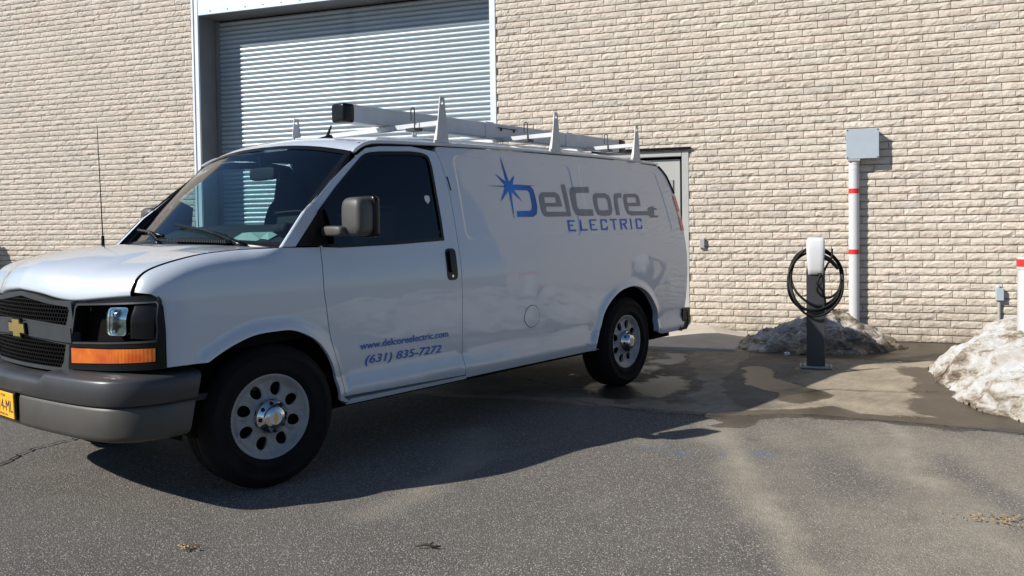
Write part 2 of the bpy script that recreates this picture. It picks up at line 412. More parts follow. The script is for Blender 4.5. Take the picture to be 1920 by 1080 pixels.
# ------------------------------------------------------------------ ground
POLY = {
 'arc': [(1.94, -2.24), (2.09, -2.04), (2.39, -2.74), (2.71, -3.36), (2.49, -3.75), (2.25, -3.41), (2.08, -3.23), (1.99, -2.93)],
 'right': [(3.33, -1.81), (3.9, -1.79), (3.8, -2.88), (4.0, -3.73), (4.6, -4.2), (4.4, -4.5), (3.81, -4.28), (3.34, -4.19), (3.17, -3.7), (3.33, -2.93)],
 'band': [(1.79, -4.22), (2.14, -4.04), (2.71, -3.77), (2.91, -3.95), (3.37, -3.99), (3.83, -4.17), (5., -4.3), (5., -4.5), (3.79, -4.34), (3.15, -4.29), (2.83, -4.23), (2.5, -4.26), (1.94, -4.52)],
 'puddle': [(1.84, -4.62), (2.0, -4.43), (2.26, -4.32), (2.3, -4.41), (2.15, -4.58), (1.92, -4.68)],
 'sand': [(1.99, -4.67), (2.31, -4.47), (2.7, -4.26), (3.14, -4.37), (3.78, -4.42), (4.6, -4.6), (4.6, -7.6), (2.7, -7.6), (2.47, -6.51), (2.36, -6.1), (2.22, -5.48)],
 'hole': [(2.43, -5.18), (2.69, -5.01), (2.89, -5.38), (2.99, -5.73), (2.76, -6.01), (2.57, -5.68)],
 'strip': [(3.15, -4.97), (3.28, -4.93), (3.38, -5.33), (3.51, -5.74), (3.42, -6.21), (3.34, -5.99), (3.25, -5.74), (3.14, -5.55)],
 'rut': [(1.35, -1.2), (1.93, -1.2), (1.91, -2.25), (1.82, -3.1), (2.04, -4.11), (1.94, -4.23), (1.71, -3.6), (1.62, -2.62)],
 'shadewet': [(0.5, -.9), (1.48, -1.51), (1.65, -2.6), (1.60, -3.39), (1.80, -4.16), (1.43, -4.28), (0.94, -3.92), (0.3, -2.81)],
 'mound': [(1.6, -1.45), (2.4, -1.5), (3.3, -1.45), (4.2, -1.4), (5.5, -1.3), (5.5, 0.2), (1.6, 0.2)],
 'chargerwet': [(2.38, -2.02), (2.55, -1.95), (2.72, -2.0), (2.76, -2.14), (2.62, -2.22), (2.45, -2.2), (2.36, -2.12)],
}
ts = np.concatenate([[-250, -120, -60, -30, -18, -12, -9], np.arange(-7, 7, .05), [7.5, 8.5, 10, 14, 20, 40, 90, 250]])
tn = np.concatenate([[-250, -120, -60, -30, -18, -13], np.arange(-10.6, .3, .05), [1, 4, 20, 100]])
S_, N_ = np.meshgrid(ts, tn); q = np.c_[S_.ravel(), N_.ravel()]
xy = DS*q[:, :1]+NN*(q[:, 1:]+WD)
wob = np.c_[fbm(q[:, 0]*3, q[:, 1]*3, 3)-.5, fbm(q[:, 0]*3+40, q[:, 1]*3+9, 3)-.5]
qq = q+wob*.25
D_ = {k: sdf(qq, np.array(v)) for k, v in POLY.items()}
st = lambda d, w: np.clip(.5+d/(2*w), 0, 1)
conc = np.clip(.5+(qq[:, 1]+4.22+.30*(fbm(q[:, 0]*2.2, q[:, 1]*2.2+8, 4)-.5))/.35, 0, 1)
wet = np.maximum.reduce([st(D_['arc'], .06)*.9, st(D_['right'], .12)*.9, st(D_['band'], .06)*.75, st(D_['puddle'], .025), st(D_['shadewet'], .15)*.8*np.clip(fbm(q[:, 0]*2, q[:, 1]*2, 3)*2.4-.6, 0, 1), st(D_['mound'], .15)*.9, st(D_['chargerwet'], .05)])
wet = np.where(st(D_['rut'], .08) > .5, wet*.15, wet)
damp_shade = np.clip((qq[:, 1]+4.15)/.3, 0, 1)*np.clip((2.75-qq[:, 0])/.5, 0, 1)*(1-st(D_['rut'], .05))*(.55+.45*fbm(q[:, 0]*2.2+7, q[:, 1]*2.2, 4))  # damp concrete and painted shade together, over the van's shadow side
sand = st(D_['sand'], .13)*np.clip(-.15+1.9*fbm(q[:, 0]*4.2+q[:, 1]*1.05+3, q[:, 1]*.7, 4), .12, 1)*(1-.85*st(D_['hole'], .12))*(1-.9*st(D_['strip'], .07))
tr = np.maximum(1-pdist(qq, [(1.95, -4.55), (2.08, -5.0), (2.28, -5.65), (2.45, -6.3), (2.75, -7.6)], False)/.20, 1-pdist(qq, [(3.05, -4.3), (3.08, -5.2), (3.18, -5.85), (3.4, -6.5), (3.75, -7.5)], False)/.17)
tr = np.maximum(tr, .7*(1-pdist(qq, [(.55, -5.2), (.75, -5.9), (.7, -6.8)], False)/.16))
trail = np.clip(tr, 0, 1)*np.clip(.35+1.1*fbm(q[:, 0]*6, q[:, 1]*1.5, 3), 0, 1)
sand = np.maximum(sand*.62, np.clip(trail*1.25, 0, 1))
blue = np.zeros(len(q))
for (a, b, r_) in ((1.66, -5.3, .05), (1.74, -5.22, .035), (1.86, -5.33, .05), (1.90, -5.40, .03), (2.29, -5.22, .06), (2.33, -5.26, .05), (2.10, -5.28, .03)):
    blue = np.maximum(blue, np.clip(1.1-np.hypot(q[:, 0]-a, (q[:, 1]-b)*.8)/r_, 0, 1))
zg = .012*(fbm(q[:, 0]*.6, q[:, 1]*.6, 2)-.5)*np.clip(1-np.hypot(q[:, 0], q[:, 1]+4)/9, 0, 1)-.006*D_['puddle'].clip(0, .05)/.05
a_, b_ = S_.shape
idx = np.arange(a_*b_).reshape(a_, b_)
F = np.stack([idx[:-1, :-1], idx[:-1, 1:], idx[1:, 1:], idx[1:, :-1]], -1).reshape(-1, 4)
ground = mobj('ground', np.c_[xy, zg], F, None, None, True); tag(ground, kind='structure')
for nm, arr in (('conc', conc), ('wet', wet), ('damp_shade', damp_shade), ('sand', sand), ('blue', blue)):
    at = ground.data.attributes.new(nm, 'FLOAT', 'POINT'); at.data.foreach_set('value', arr.astype(np.float32))
mt = mat('asphalt_and_concrete', (.1, .1, .1), .85); t = NT(mt); g = t.geo()
A = {k: t.attr(k) for k in ('conc', 'wet', 'sand', 'blue', 'damp_shade')}
# asphalt: dark binder, pale and dark chips
vc = t.voro(g, 135, out='Color'); vd = t.voro(g, 135)
chip = t.sep(vc)[0]
binder = t.ramp(t.noise(g, 1.3, 4, .6), [(.3, (.078, .069, .060)), (.7, (.125, .111, .097))])
chipc = t.ramp(chip, [(.0, (.04, .038, .036)), (.45, (.155, .138, .12)), (.72, (.27, .243, .212)), (.88, (.50, .46, .405)), (1., (.75, .70, .63))])
asp = t.mix(t.ramp(vd, [(.30, 1.), (.62, 0.)]), binder, chipc)
asp = t.mix(.35, asp, t.ramp(t.noise(g, 260, 2, .6), [(.35, (.034, .031, .028)), (.65, (.235, .215, .19))]))
asp = t.mix(t.ramp(t.noise(g, .7, 4, .55), [(.4, 0.), (.75, .35)]), asp, (.155, .145, .13))
spots = t.ramp(t.noise(g, 2.4, 3, .55), [(.70, 0.), (.76, .55)])
asp = t.mix(spots, asp, (.045, .04, .036))
pale = t.ramp(t.noise(t.mapping(g, (.55, 1.6, 1), (0, 0, .8)), 1.4, 7, .7), [(.56, 0.), (.72, .45)])
asp = t.mix(pale, asp, (.24, .22, .185))
# sandy silt
sn = t.noise(g, 14, 6, .7)
sandc = t.ramp(t.noise(g, 3, 5, .6), [(.3, (.25, .222, .172)), (.7, (.38, .34, .268))])
sf = t.math('MULTIPLY', A['sand'], t.ramp(sn, [(.25, .55), (.6, 1.)]))
sf = t.math('MULTIPLY', sf, t.ramp(vd, [(.12, .55), (.45, 1.)]))
asp = t.mix(t.math('MULTIPLY', sf, .80), asp, sandc)
# concrete
cc = t.ramp(t.noise(g, 2.6, 8, .68), [(.3, (.185, .15, .10)), (.5, (.33, .275, .195)), (.7, (.47, .40, .29))])
cc = t.mix(t.math('MULTIPLY', t.ramp(t.noise(g, 34, 5, .7), [(.45, 0.), (.8, 1.)]), .45), cc, (.10, .085, .065))
cc = t.mix(.25, cc, t.ramp(t.noise(g, 200, 2), [(.35, (.1, .09, .07)), (.65, (.36, .32, .25))]))
cc = t.mix(t.math('MULTIPLY', t.ramp(t.noise(t.mapping(g, (1., 3.2, 1.), (0, 0, .33)), 3.5, 7, .7), [(.5, 0.), (.68, 1.)]), .5), cc, (.15, .12, .085))
cm = t.ramp(t.math('ADD', A['conc'], t.math('MULTIPLY', t.math('SUBTRACT', t.noise(g, 22, 5, .6), .5), .55)), [(.42, 0.), (.58, 1.)])
c = t.mix(t.math('MULTIPLY', cm, .84), asp, cc)
bl = t.math('MULTIPLY', A['blue'], t.ramp(t.noise(g, 45, 3, .7), [(.42, 0.), (.56, .8)]))
c = t.mix(bl, c, (.06, .13, .27))
wv = t.math('ADD', A['wet'], t.math('MULTIPLY', t.math('SUBTRACT', t.noise(g, 7, 10, .72), .5), 1.25))
wm = t.ramp(wv, [(.40, 0.), (.62, 1.)])
dpm = t.ramp(t.math('ADD', A['damp_shade'], t.math('MULTIPLY', t.math('SUBTRACT', t.noise(g, 6, 9, .7), .5), .9)), [(.30, 0.), (.55, 1.)])
c = t.mix(t.math('MULTIPLY', dpm, .6), c, t.mix(1., c, (.36, .40, .46), 'MULTIPLY'))  # bluish darkening: part damp, part shade put into the colour
tide = t.ramp(wv, [(.36, 0.), (.47, 1.), (.60, 0.)])
c = t.mix(t.math('MULTIPLY', tide, .55), c, t.mix(1., c, (.18, .16, .13), 'MULTIPLY'))
c = t.mix(t.math('MULTIPLY', wm, .85), c, t.mix(1., c, (.11, .088, .062), 'MULTIPLY'))
h = t.math('ADD', t.math('MULTIPLY', t.ramp(vd, [(.0, 1.), (.6, 0.)]), t.math('SUBTRACT', 1., t.math('MULTIPLY', cm, .9))), t.math('MULTIPLY', t.noise(g, 60, 4, .6), .6))
bp = t.new('ShaderNodeBump'); t.set(bp.inputs['Height'], h); t.set(bp.inputs['Strength'], t.math('SUBTRACT', .55, t.math('MULTIPLY', wm, .35))); bp.inputs['Distance'].default_value = .007
t.out(Base_Color=c, Roughness=t.mix(wm, (.88, .88, .88), (.38, .38, .38)), Normal=bp.outputs[0]); t.b.inputs['Specular IOR Level'].default_value = .3; t.b.inputs['Diffuse Roughness'].default_value = .3
ground.data.materials.append(mt)
# cracks in the ground: thin dark jagged strips
noisy('crack_dark', (.008, .008, .008), (.018, .016, .014), 30, .95)
def crack(pts, w, n=10):
    P = spline(np.array([W2(*p_) for p_ in pts]), n); P = P+RNG.normal(0, .008, P.shape); v = []; f = []
    for i in range(len(P)):
        tg = P[min(i+1, len(P)-1)]-P[max(i-1, 0)]; tg /= np.linalg.norm(tg); nr = np.array([-tg[1], tg[0]])
        ww = w*(.35+RNG.random()*.9)*(1 if 0 < i < len(P)-1 else .1)
        for k in (1, -1): v.append((*(P[i]+k*nr*ww/2), .009))
    for i in range(len(P)-1): f.append((2*i, 2*i+1, 2*i+3, 2*i+2))
    return mobj('crack', v, f, M['crack_dark'], ground)
crack([(-1.70, -6.9), (-1.76, -6.68), (-1.86, -6.40), (-1.85, -6.22), (-1.82, -6.0), (-1.80, -5.6)], .02)
crack([(.9, -4.1), (1.4, -4.3), (1.95, -4.35), (2.5, -4.14), (2.95, -4.18), (3.4, -4.24), (3.9, -4.36), (4.8, -4.5)], .016, 14)
crack([(.2, -3.3), (.7, -3.6), (1.1, -3.55), (1.5, -3.9)], .014)
crack([(2.2, -3.35), (2.6, -3.15), (3.1, -3.12), (3.5, -3.02)], .012)

# ------------------------------------------------------------------ brick wall
wall = empty('warehouse_wall', (*W2(0, 0), 0), WA)
tag(wall, 'cream painted rock-face brick warehouse wall with roller door and grey service door', 'wall')
COURSE = .0813; BL = .305; ZT = 5.85; SL, SR = -13.4, 8.6
OPEN = [(-5.93, -1.22, -1, 4.95), (.05, 1.19, -1, 2.20)]
def rect(mb, s0, s1, z0, z1, n): mb.add([(s0, n, z0), (s1, n, z0), (s1, n, z1), (s0, n, z1)], [(0, 1, 2, 3)])
mb = MB()
for (s0, s1, z0, z1) in ((SL, -5.90, -.3, ZT), (-5.90, -1.25, 4.9, ZT), (-1.25, .08, -.3, ZT), (.08, 1.16, 2.18, ZT), (1.16, SR, -.3, ZT)): rect(mb, s0, s1, z0, z1, .002)
mb.build('mortar', M['shaded_mortar'], wall)
mb = MB().box(SL, SR, -.06, .45, ZT, ZT+.12, .01); mb.build('coping', M['reveal_grey'], wall)
mb = MB().box(SL, SL+.02, .004, .4, -.3, ZT).box(SR-.02, SR, .004, .4, -.3, ZT); mb.build('wall_end', M['brick'], wall)
def brick_mesh(i, L=BL-.006):
    rng = np.random.default_rng(100+i); nx, nz = 9, 4; H = COURSE-.012
    us = np.linspace(-.5, .5, nx); vs_ = np.linspace(-.5, .5, nz); v = []; f = []
    for b, z in enumerate(vs_):
        for a, x in enumerate(us):
            e = (a in (0, nx-1)) or (b in (0, nz-1))
            dep = rng.uniform(.007, .011) if e else rng.uniform(.010, .018)
            if b == 0 and rng.random() < .22: dep = rng.uniform(.000, .004)
            jx = rng.uniform(-.006, .006) if not e else rng.uniform(-.0018, .0018); jz = rng.uniform(-.004, .004) if not e else rng.uniform(-.0024, .0024)
            v.append((x*L+jx, -dep-.004, z*H+jz))
    for b in range(nz-1):
        for a in range(nx-1):
            k = b*nx+a
            f += ([(k, k+1, k+nx+1), (k, k+nx+1, k+nx)] if rng.random() < .5 else [(k, k+1, k+nx), (k+1, k+nx+1, k+nx)])
    bd = list(range(nx))+[nx*(j+1)-1 for j in range(1, nz)]+[nx*nz-1-j for j in range(1, nx)]+[nx*(nz-1-j) for j in range(1, nz-1)]
    n0 = len(v); v += [(v[k][0], .012, v[k][2]) for k in bd]
    for j in range(len(bd)):
        k = (j+1) % len(bd); f.append((bd[j], n0+j, n0+k, bd[k]))
    me = bpy.data.meshes.new('brick'); me.from_pydata(v, [], f); me.materials.append(M['brick']); me.update()
    return me, np.array(v), f
BV = [brick_mesh(i) for i in range(14)]
todo = []; row = 0
for row in range(-1, int(ZT/COURSE)):
    z = (row+.5)*COURSE; off = (row % 2)*BL/2+.02*math.sin(row*2.1)
    s = SL+off-BL
    while s < SR:
        a, b = s, s+BL; s += BL
        segs = [(max(a, SL), min(b, SR))]
        for (o0, o1, z0, z1) in OPEN:
            if z0 < z < z1-.03:
                ns = []
                for (p0, p1) in segs:
                    if p1 <= o0 or p0 >= o1: ns.append((p0, p1)); continue
                    if p0 < o0: ns.append((p0, o0))
                    if p1 > o1: ns.append((o1, p1))
                segs = ns
        for (p0, p1) in segs:
            if p1-p0 > .04: todo.append(((p0+p1)/2, z, (p1-p0), random.randrange(14), random.random() < .5))
def projpx(P):
    k = (np.atleast_2d(P)-CAM)@CM.T; return 960+1602.3*k[:, 0]/k[:, 2], 476.54+1602.3*k[:, 1]/k[:, 2], k[:, 2]
cent = np.array([[*W2(s, 0), z] for s, z, *_ in todo]); px, py, dz = projpx(cent)
vis = (px > 0) & (px < 1905) & (py > 4) & (py < 1080) & (np.array([abs(w-BL) < 1e-6 for _, _, w, *_ in todo]))
# bricks that other things would hide do not count among the 300 single ones
hid = (py > 585) & (px > 1700) | (py > 240) & (px < 1285)
order = np.argsort(np.where(vis & ~hid, dz, 1e9))[:300]; single = set(order.tolist())
bv = []; bf = []; cnt = 0; tones = []
for i, (s, z, w, k, fl) in enumerate(todo):
    if i in single:
        o = bpy.data.objects.new('brick', BV[k][0]); o.location = (s, 0, z)
        if fl: o.rotation_euler = (0, math.pi, 0)
        o.pass_index = 1; link(o, wall); continue
    v = BV[k][1].copy(); v[:, 0] *= (w-.006)/(BL-.006)
    if fl: v[:, 0] *= -1; v[:, 2] *= -1
    tones += [RNG.random()]*len(v); bv.append(v+[s, 0, z]); bf += [tuple(j+cnt for j in q_) for q_ in BV[k][2]]; cnt += len(v)
o = mobj('brick_field', np.concatenate(bv), bf, M['brick'], wall); tag(o, kind='stuff')
at = o.data.attributes.new('tone', 'FLOAT', 'POINT'); at.data.foreach_set('value', np.array(tones, np.float32))
# roller door
RD = .38
mb = MB().box(-5.93, -5.81, -.022, .004, -.2, 4.95, .004); mb.build('jamb_trim', M['trim_white'], wall)
mb = MB().box(-5.905, -5.885, -.034, -.020, -.2, 4.95); mb.build('jamb_bead', M['trim_white'], wall)
mb = MB().box(-1.30, -1.22, -.022, .004, -.2, 4.95, .004); mb.build('jamb_trim', M['trim_white'], wall)
mb = MB().box(-5.808, -1.302, -.018, .006, 4.44, 4.95, .003)
hd = mb.build('header_panel', M['header_metal'], wall)
mb = MB()
for i in range(15):
    mb.lathe([(.012, 0), (.010, .004), (.0, .006)], 8, 'y', (-5.6+i*.3, -.0245, 4.50)) if False else mb.box(-5.6+i*.3, -5.585+i*.3, -.023, -.018, 4.48, 4.495)
mb.build('rivet', M['reveal_grey'], hd)
mb = MB(); mb.add([(-5.81, .004, -.2), (-5.81, RD+.05, -.2), (-5.81, RD+.05, 4.44), (-5.81, .004, 4.44)], [(0, 1, 2, 3)]); mb.build('reveal', M['reveal_grey'], wall)
mb = MB(); mb.add([(-1.30, .004, -.2), (-1.30, RD+.05, -.2), (-1.30, RD+.05, 4.44), (-1.30, .004, 4.44)], [(3, 2, 1, 0)]); mb.build('reveal', M['reveal_grey'], wall)
mb = MB(); mb.add([(-5.81, .006, 4.44), (-1.30, .006, 4.44), (-1.30, RD+.05, 4.44), (-5.81, RD+.05, 4.44)], [(0, 1, 2, 3)]); mb.build('soffit', M['reveal_grey'], wall)
rd = MB().box(-5.80, -1.31, RD+.03, RD+.05, -.1, 4.44).build('roller_door', M['black_plastic'], wall)
rd['label'] = 'galvanised roller shutter door in a recessed opening'
prof = [(.0, .012), (.004, .004), (.010, -.004), (.022, -.011), (.034, -.0135), (.046, -.012), (.056, -.006), (.0605, .003), (.063, .012), (.067, .014)]
v = []; f = []
for j, (zz_, yy) in enumerate(prof): v += [(-5.765, RD+yy, zz_), (-1.345, RD+yy, zz_)]
for j in range(len(prof)-1): f.append((2*j, 2*j+1, 2*j+3, 2*j+2))
sme = bpy.data.meshes.new('slat'); sme.from_pydata(v, [], f); sme.materials.append(M['slat']); sme.polygons.foreach_set('use_smooth', [True]*len(f)); sme.update()
for i in range(66):
    o = bpy.data.objects.new('slat', sme); o.location = (0, random.uniform(-.001, .001), i*.067); link(o, rd)
MB().box(-5.808, -5.74, RD-.035, RD+.02, -.1, 4.43, .004).build('guide_rail', M['reveal_grey'], rd)
MB().box(-1.37, -1.302, RD-.035, RD+.02, -.1, 4.43, .004).build('guide_rail', M['reveal_grey'], rd)
MB().box(-3.62, -3.54, RD-.0165, RD-.0145, -.0, 4.43).build('wear_strip', mat('faint_grime', (.44, .48, .5), .5), rd) if False else None
# service door
sdoor = MB().box(.16, 1.08, .045, .085, .16, 2.10, .004).build('service_door', M['door_grey'], wall); sdoor['label'] = 'grey steel service door'
mb = MB().box(.05, .13, -.012, .10, .10, 2.195, .004).box(1.11, 1.19, -.012, .10, .10, 2.195, .004).box(.134, 1.106, -.012, .10, 2.13, 2.195, .004); mb.build('door_frame', M['door_grey'], wall)
mb = MB().box(.02, 1.22, -.05, .01, 2.205, 2.235, .004); mb.build('drip_cap', M['black_plastic'], wall)
MB().box(.90, 1.0, .030, .046, 1.66, 1.86, .003).build('notice_plate', M['conduit_grey'], sdoor)
MB().box(.13, 1.11, .088, .092, .10, 2.13).build('door_gap', M['dark_liner'], wall)
MB().tube([(1.0, .044, 1.1), (1.0, .0, 1.1), (.9, .0, 1.1)], .011, 8).build('handle', M['chrome'], sdoor)

# concrete pad in front of the service door
noisy('pad_concrete', (.40, .36, .30), (.50, .45, .38), 3, .8, bump=.2, bscale=60)
pv = [(-.6, -.02, .135), (1.42, -.02, .13), (1.86, -.02, .045), (-.6, -1.28, .035), (1.35, -1.22, .03), (1.80, -1.12, .012), (-.6, -1.30, -.02), (1.36, -1.24, -.02), (1.83, -1.13, -.02), (1.88, -.02, -.02), (-.62, -.02, -.02), (-.62, -1.3, -.02)]
pf = [(0, 3, 4, 1), (1, 4, 5, 2), (3, 6, 7, 4), (4, 7, 8, 5), (2, 5, 8, 9), (0, 10, 11, 3)]
pad = mobj('concrete_pad', pv, pf, M['pad_concrete']); pad.location = (*W2(0, 0), 0); pad.rotation_euler = (0, 0, WA); tag(pad, kind='structure')
# outlines of the van's panels and lettering in its side elevation (x, z), metres
D = {
    'gutter': [[0.6581,1.7517],[0.6958,1.7758],[0.7637,1.8055],[0.8886,1.8238],[1.3545,1.8416],[1.9365,1.8576],[2.6135,1.8657],[3.4298,1.8712],[4.1877,1.856]],
    'rarch': [[2.8921,0.3674],[2.9072,0.4301],[2.9796,0.5177],[3.0201,0.6207],[3.0896,0.6945],[3.1817,0.7551],[3.289,0.7965],[3.4309,0.8161],[3.5637,0.8],[3.698,0.7441],[3.8079,0.6476],[3.8672,0.5467],[3.8445,0.399]],
    'farch': [[-0.3727,0.69],[-0.312,0.7228],[-0.2272,0.7603],[-0.1198,0.7916],[-0.0051,0.7983],[0.1112,0.7918],[0.2356,0.7381],[0.3107,0.6674],[0.3631,0.5768],[0.3905,0.4786],[0.3965,0.3843]],
    'doorf': [[0.3276,1.2161],[0.3228,1.0206],[0.3287,0.9407],[0.3352,0.8955],[0.354,0.7688],[0.3824,0.6632],[0.4284,0.5299],[0.4382,0.3982]],
    'doortop': [[0.3351,1.396],[0.3271,1.462],[0.4619,1.5776],[0.6065,1.6823],[0.6931,1.7403],[0.7594,1.7738],[0.8714,1.7922],[1.1332,1.808],[1.3302,1.8108]],
    'win': [[0.3351,1.396],[0.4936,1.5357],[0.6634,1.6751],[0.7496,1.7356],[0.8618,1.7558],[1.1182,1.7715],[1.2343,1.7641],[1.2719,1.7166],[1.2736,1.5209],[1.2786,1.3511],[1.2773,1.2417],[0.8981,1.2267],[0.4635,1.2185],[0.168,1.2216]],
    'apil': [[0.0823,1.2223],[0.168,1.2216],[0.3351,1.396],[0.3271,1.462],[0.2526,1.4041]],
    'bez_side': [[-0.6142,1.0251],[-0.585,1.0056],[-0.5709,0.9686],[-0.5633,0.8591],[-0.561,0.6886]],
    'handle': [[1.2867,1.182],[1.3932,1.1791],[1.3641,0.9795],[1.2675,0.9849]],
    'slot': [[1.3999,1.6364],[1.4132,1.548]],
    'badge': [[1.1789,1.5089],[1.2189,1.4601]],
    'star': [[1.9849,1.8113],[2.0277,1.6318],[2.0344,1.6238],[2.1031,1.6735],[2.065,1.6064],[2.0676,1.6075],[2.2636,1.6067],[2.3453,1.6078],[2.2624,1.6027],[2.0861,1.5925],[2.0679,1.5702],[2.137,1.4891],[2.0358,1.5572],[2.0177,1.3485],[2.0095,1.5527],[2.0008,1.5564],[1.9034,1.4853],[1.9724,1.5796],[1.9647,1.5865],[1.779,1.5904],[1.9694,1.5948],[1.9742,1.6035],[1.8952,1.6761],[1.9978,1.6226]],
    'D': [[2.0676,1.6075],[2.1609,1.6085],[2.2624,1.6027],[2.2912,1.5787],[2.3002,1.529],[2.3031,1.4545],[2.2855,1.4047],[2.2387,1.3809],[2.0595,1.3805],[2.0611,1.4219],[2.2102,1.424],[2.2382,1.439],[2.245,1.4785],[2.2428,1.5526],[2.22,1.5693],[2.0553,1.5664]],
    'el': [[2.6429,1.6248],[2.6948,1.6279],[2.7032,1.5308],[2.7055,1.4114],[2.7059,1.3861],[2.3827,1.3824],[2.3546,1.4009],[2.3435,1.4379],[2.34,1.5006],[2.3481,1.5351],[2.3844,1.5604],[2.5433,1.5652],[2.5887,1.5521],[2.6033,1.5199],[2.6096,1.458],[2.4076,1.4552],[2.4038,1.4413],[2.407,1.4184],[2.6568,1.4201],[2.6512,1.5119]],
    'el_h': [[2.4066,1.5248],[2.546,1.5276],[2.5477,1.4852],[2.4012,1.483]],
    'C': [[2.7569,1.5982],[2.7869,1.6096],[3.0105,1.6193],[3.0044,1.571],[2.8189,1.565],[2.8052,1.548],[2.8007,1.4602],[2.816,1.4407],[3.0141,1.4425],[3.0095,1.3915],[2.8166,1.3894],[2.7688,1.4058],[2.7446,1.4476],[2.7393,1.5616]],
    'o': [[3.0519,1.5529],[3.0969,1.5709],[3.2333,1.5741],[3.2837,1.5548],[3.299,1.5172],[3.2959,1.4385],[3.2742,1.407],[3.235,1.3927],[3.1159,1.3924],[3.0691,1.4029],[3.0492,1.4456],[3.0414,1.5067]],
    'o_h': [[3.1054,1.5324],[3.2304,1.5349],[3.2496,1.5164],[3.2466,1.4381],[3.1233,1.434],[3.0982,1.443],[3.0958,1.5045]],
    'r': [[3.356,1.5532],[3.384,1.5729],[3.477,1.5815],[3.4737,1.5412],[3.4193,1.5401],[3.4019,1.5254],[3.3994,1.4935],[3.3971,1.3964],[3.3438,1.3962],[3.3441,1.4958]],
    'e': [[3.5074,1.5661],[3.5481,1.5767],[3.7055,1.5804],[3.7491,1.5615],[3.7553,1.5284],[3.7517,1.4753],[3.5558,1.473],[3.5461,1.4535],[3.553,1.4374],[3.5818,1.4311],[3.8572,1.4331],[3.8654,1.4566],[3.8968,1.4703],[3.9442,1.4726],[3.9348,1.3798],[3.8903,1.3764],[3.8582,1.398],[3.5699,1.3954],[3.5198,1.4113],[3.497,1.453],[3.4938,1.5303]],
    'e_h': [[3.5547,1.546],[3.6963,1.5488],[3.7009,1.5027],[3.5439,1.5004]],
    'pr1': [[3.9709,1.4627],[4.0184,1.4632],[4.0149,1.4479],[3.9688,1.4475]],
    'pr2': [[3.9677,1.3967],[4.0185,1.3969],[4.0159,1.3799],[3.9651,1.3798]],
    'pr3': [[3.9528,1.4777],[3.9629,1.4778],[3.9583,1.3798],[3.9482,1.3798]],
    'E1': [[2.6447,1.3583],[2.7402,1.3582],[2.7391,1.3448],[2.6695,1.3449],[2.6667,1.325],[2.71,1.3248],[2.7084,1.3131],[2.6674,1.3133],[2.6661,1.2884],[2.7402,1.2877],[2.7389,1.2726],[2.6407,1.2737]],
    'L1': [[2.8026,1.3598],[2.8204,1.3598],[2.8174,1.2887],[2.887,1.2898],[2.886,1.2761],[2.7898,1.2754]],
    'E2': [[2.9363,1.3632],[3.033,1.3649],[3.0337,1.3527],[2.9606,1.3518],[2.9574,1.327],[3.0028,1.3275],[3.0026,1.3164],[2.9572,1.316],[2.9562,1.2898],[3.0293,1.2909],[3.0284,1.2774],[2.9349,1.2763]],
    'C1': [[3.093,1.3649],[3.18,1.3656],[3.1888,1.3525],[3.1858,1.3366],[3.1644,1.3367],[3.1626,1.3515],[3.1144,1.3516],[3.1097,1.3053],[3.1104,1.293],[3.161,1.2944],[3.1686,1.3084],[3.188,1.3083],[3.1808,1.2783],[3.0853,1.2775],[3.0861,1.3054]],
    'T1': [[3.2296,1.3678],[3.3361,1.3685],[3.335,1.3548],[3.298,1.3542],[3.2923,1.279],[3.2708,1.2785],[3.2747,1.3542],[3.2316,1.3535]],
    'R1': [[3.3794,1.3667],[3.4798,1.3693],[3.4898,1.3576],[3.4808,1.3301],[3.453,1.3193],[3.4825,1.2815],[3.4546,1.2811],[3.4249,1.3176],[3.4042,1.317],[3.3988,1.2787],[3.3762,1.2782]],
    'R1_h': [[3.4019,1.3522],[3.4643,1.354],[3.4606,1.3321],[3.4037,1.3304]],
    'I1': [[3.5389,1.3686],[3.5603,1.3693],[3.5563,1.2819],[3.5349,1.2814]],
    'C2': [[3.6283,1.3705],[3.7229,1.3717],[3.7296,1.3593],[3.7239,1.3424],[3.702,1.3424],[3.7017,1.3567],[3.6484,1.3556],[3.6469,1.2971],[3.6978,1.2975],[3.702,1.3143],[3.722,1.3153],[3.7186,1.2831],[3.6208,1.2832],[3.6249,1.3389]],
    'www': [[0.5657,0.6392],[1.2765,0.6376],[0.5657,0.6801]],
    'tel': [[0.606,0.5553],[1.2177,0.5457],[0.6047,0.6037]],
    'panel': [[1.4956,1.7725],[2.7766,1.7971],[2.9411,1.7972],[4.1272,1.7954],[4.2377,1.2643],[1.4948,1.231]],
    'tail': [[4.3471,1.5765],[4.4383,1.5785],[4.4269,1.2623],[4.3764,1.2628]],
}
# ------------------------------------------------------------------ van: surfaces measured in its own frame (x to the rear, driver side at small y)
YC = .885
_pz = np.array([.2, .30, .36, .42, .47, .505, .53, .62, .9, 1.05, 1.15, 1.3, 1.5, 1.7, 1.85, 1.95, 2.1])
_py = np.array([.02, -.010, -.030, -.045, -.032, -.018, -.022, -.028, -.035, -.030, -.015, .012, .05, .095, .135, .17, .24])
_gz = np.arange(.2, 2.1, .004); _gy = np.interp(_gz, _pz, _py)
def _sm(a, s):
    k = np.exp(-.5*(np.arange(-40, 41)*.004/s)**2); k /= k.sum(); return np.convolve(np.pad(a, 40, mode='edge'), k, 'valid')
_w = np.clip((_gz-.52)/.1, 0, 1); _gy = _sm(_gy, .008)*(1-_w)+_sm(_gy, .035)*_w
def Ys(z): return np.interp(z, _gz, _gy)
FA = spline(D['farch'], 6); RA = spline(D['rarch'], 6)
def flare(x, z):
    P = np.c_[np.ravel(x), np.ravel(z)]
    d = np.minimum(pdist(P, FA, False), pdist(P, RA, False)).reshape(np.shape(x))
    return -.020*sst(1-d/.07)
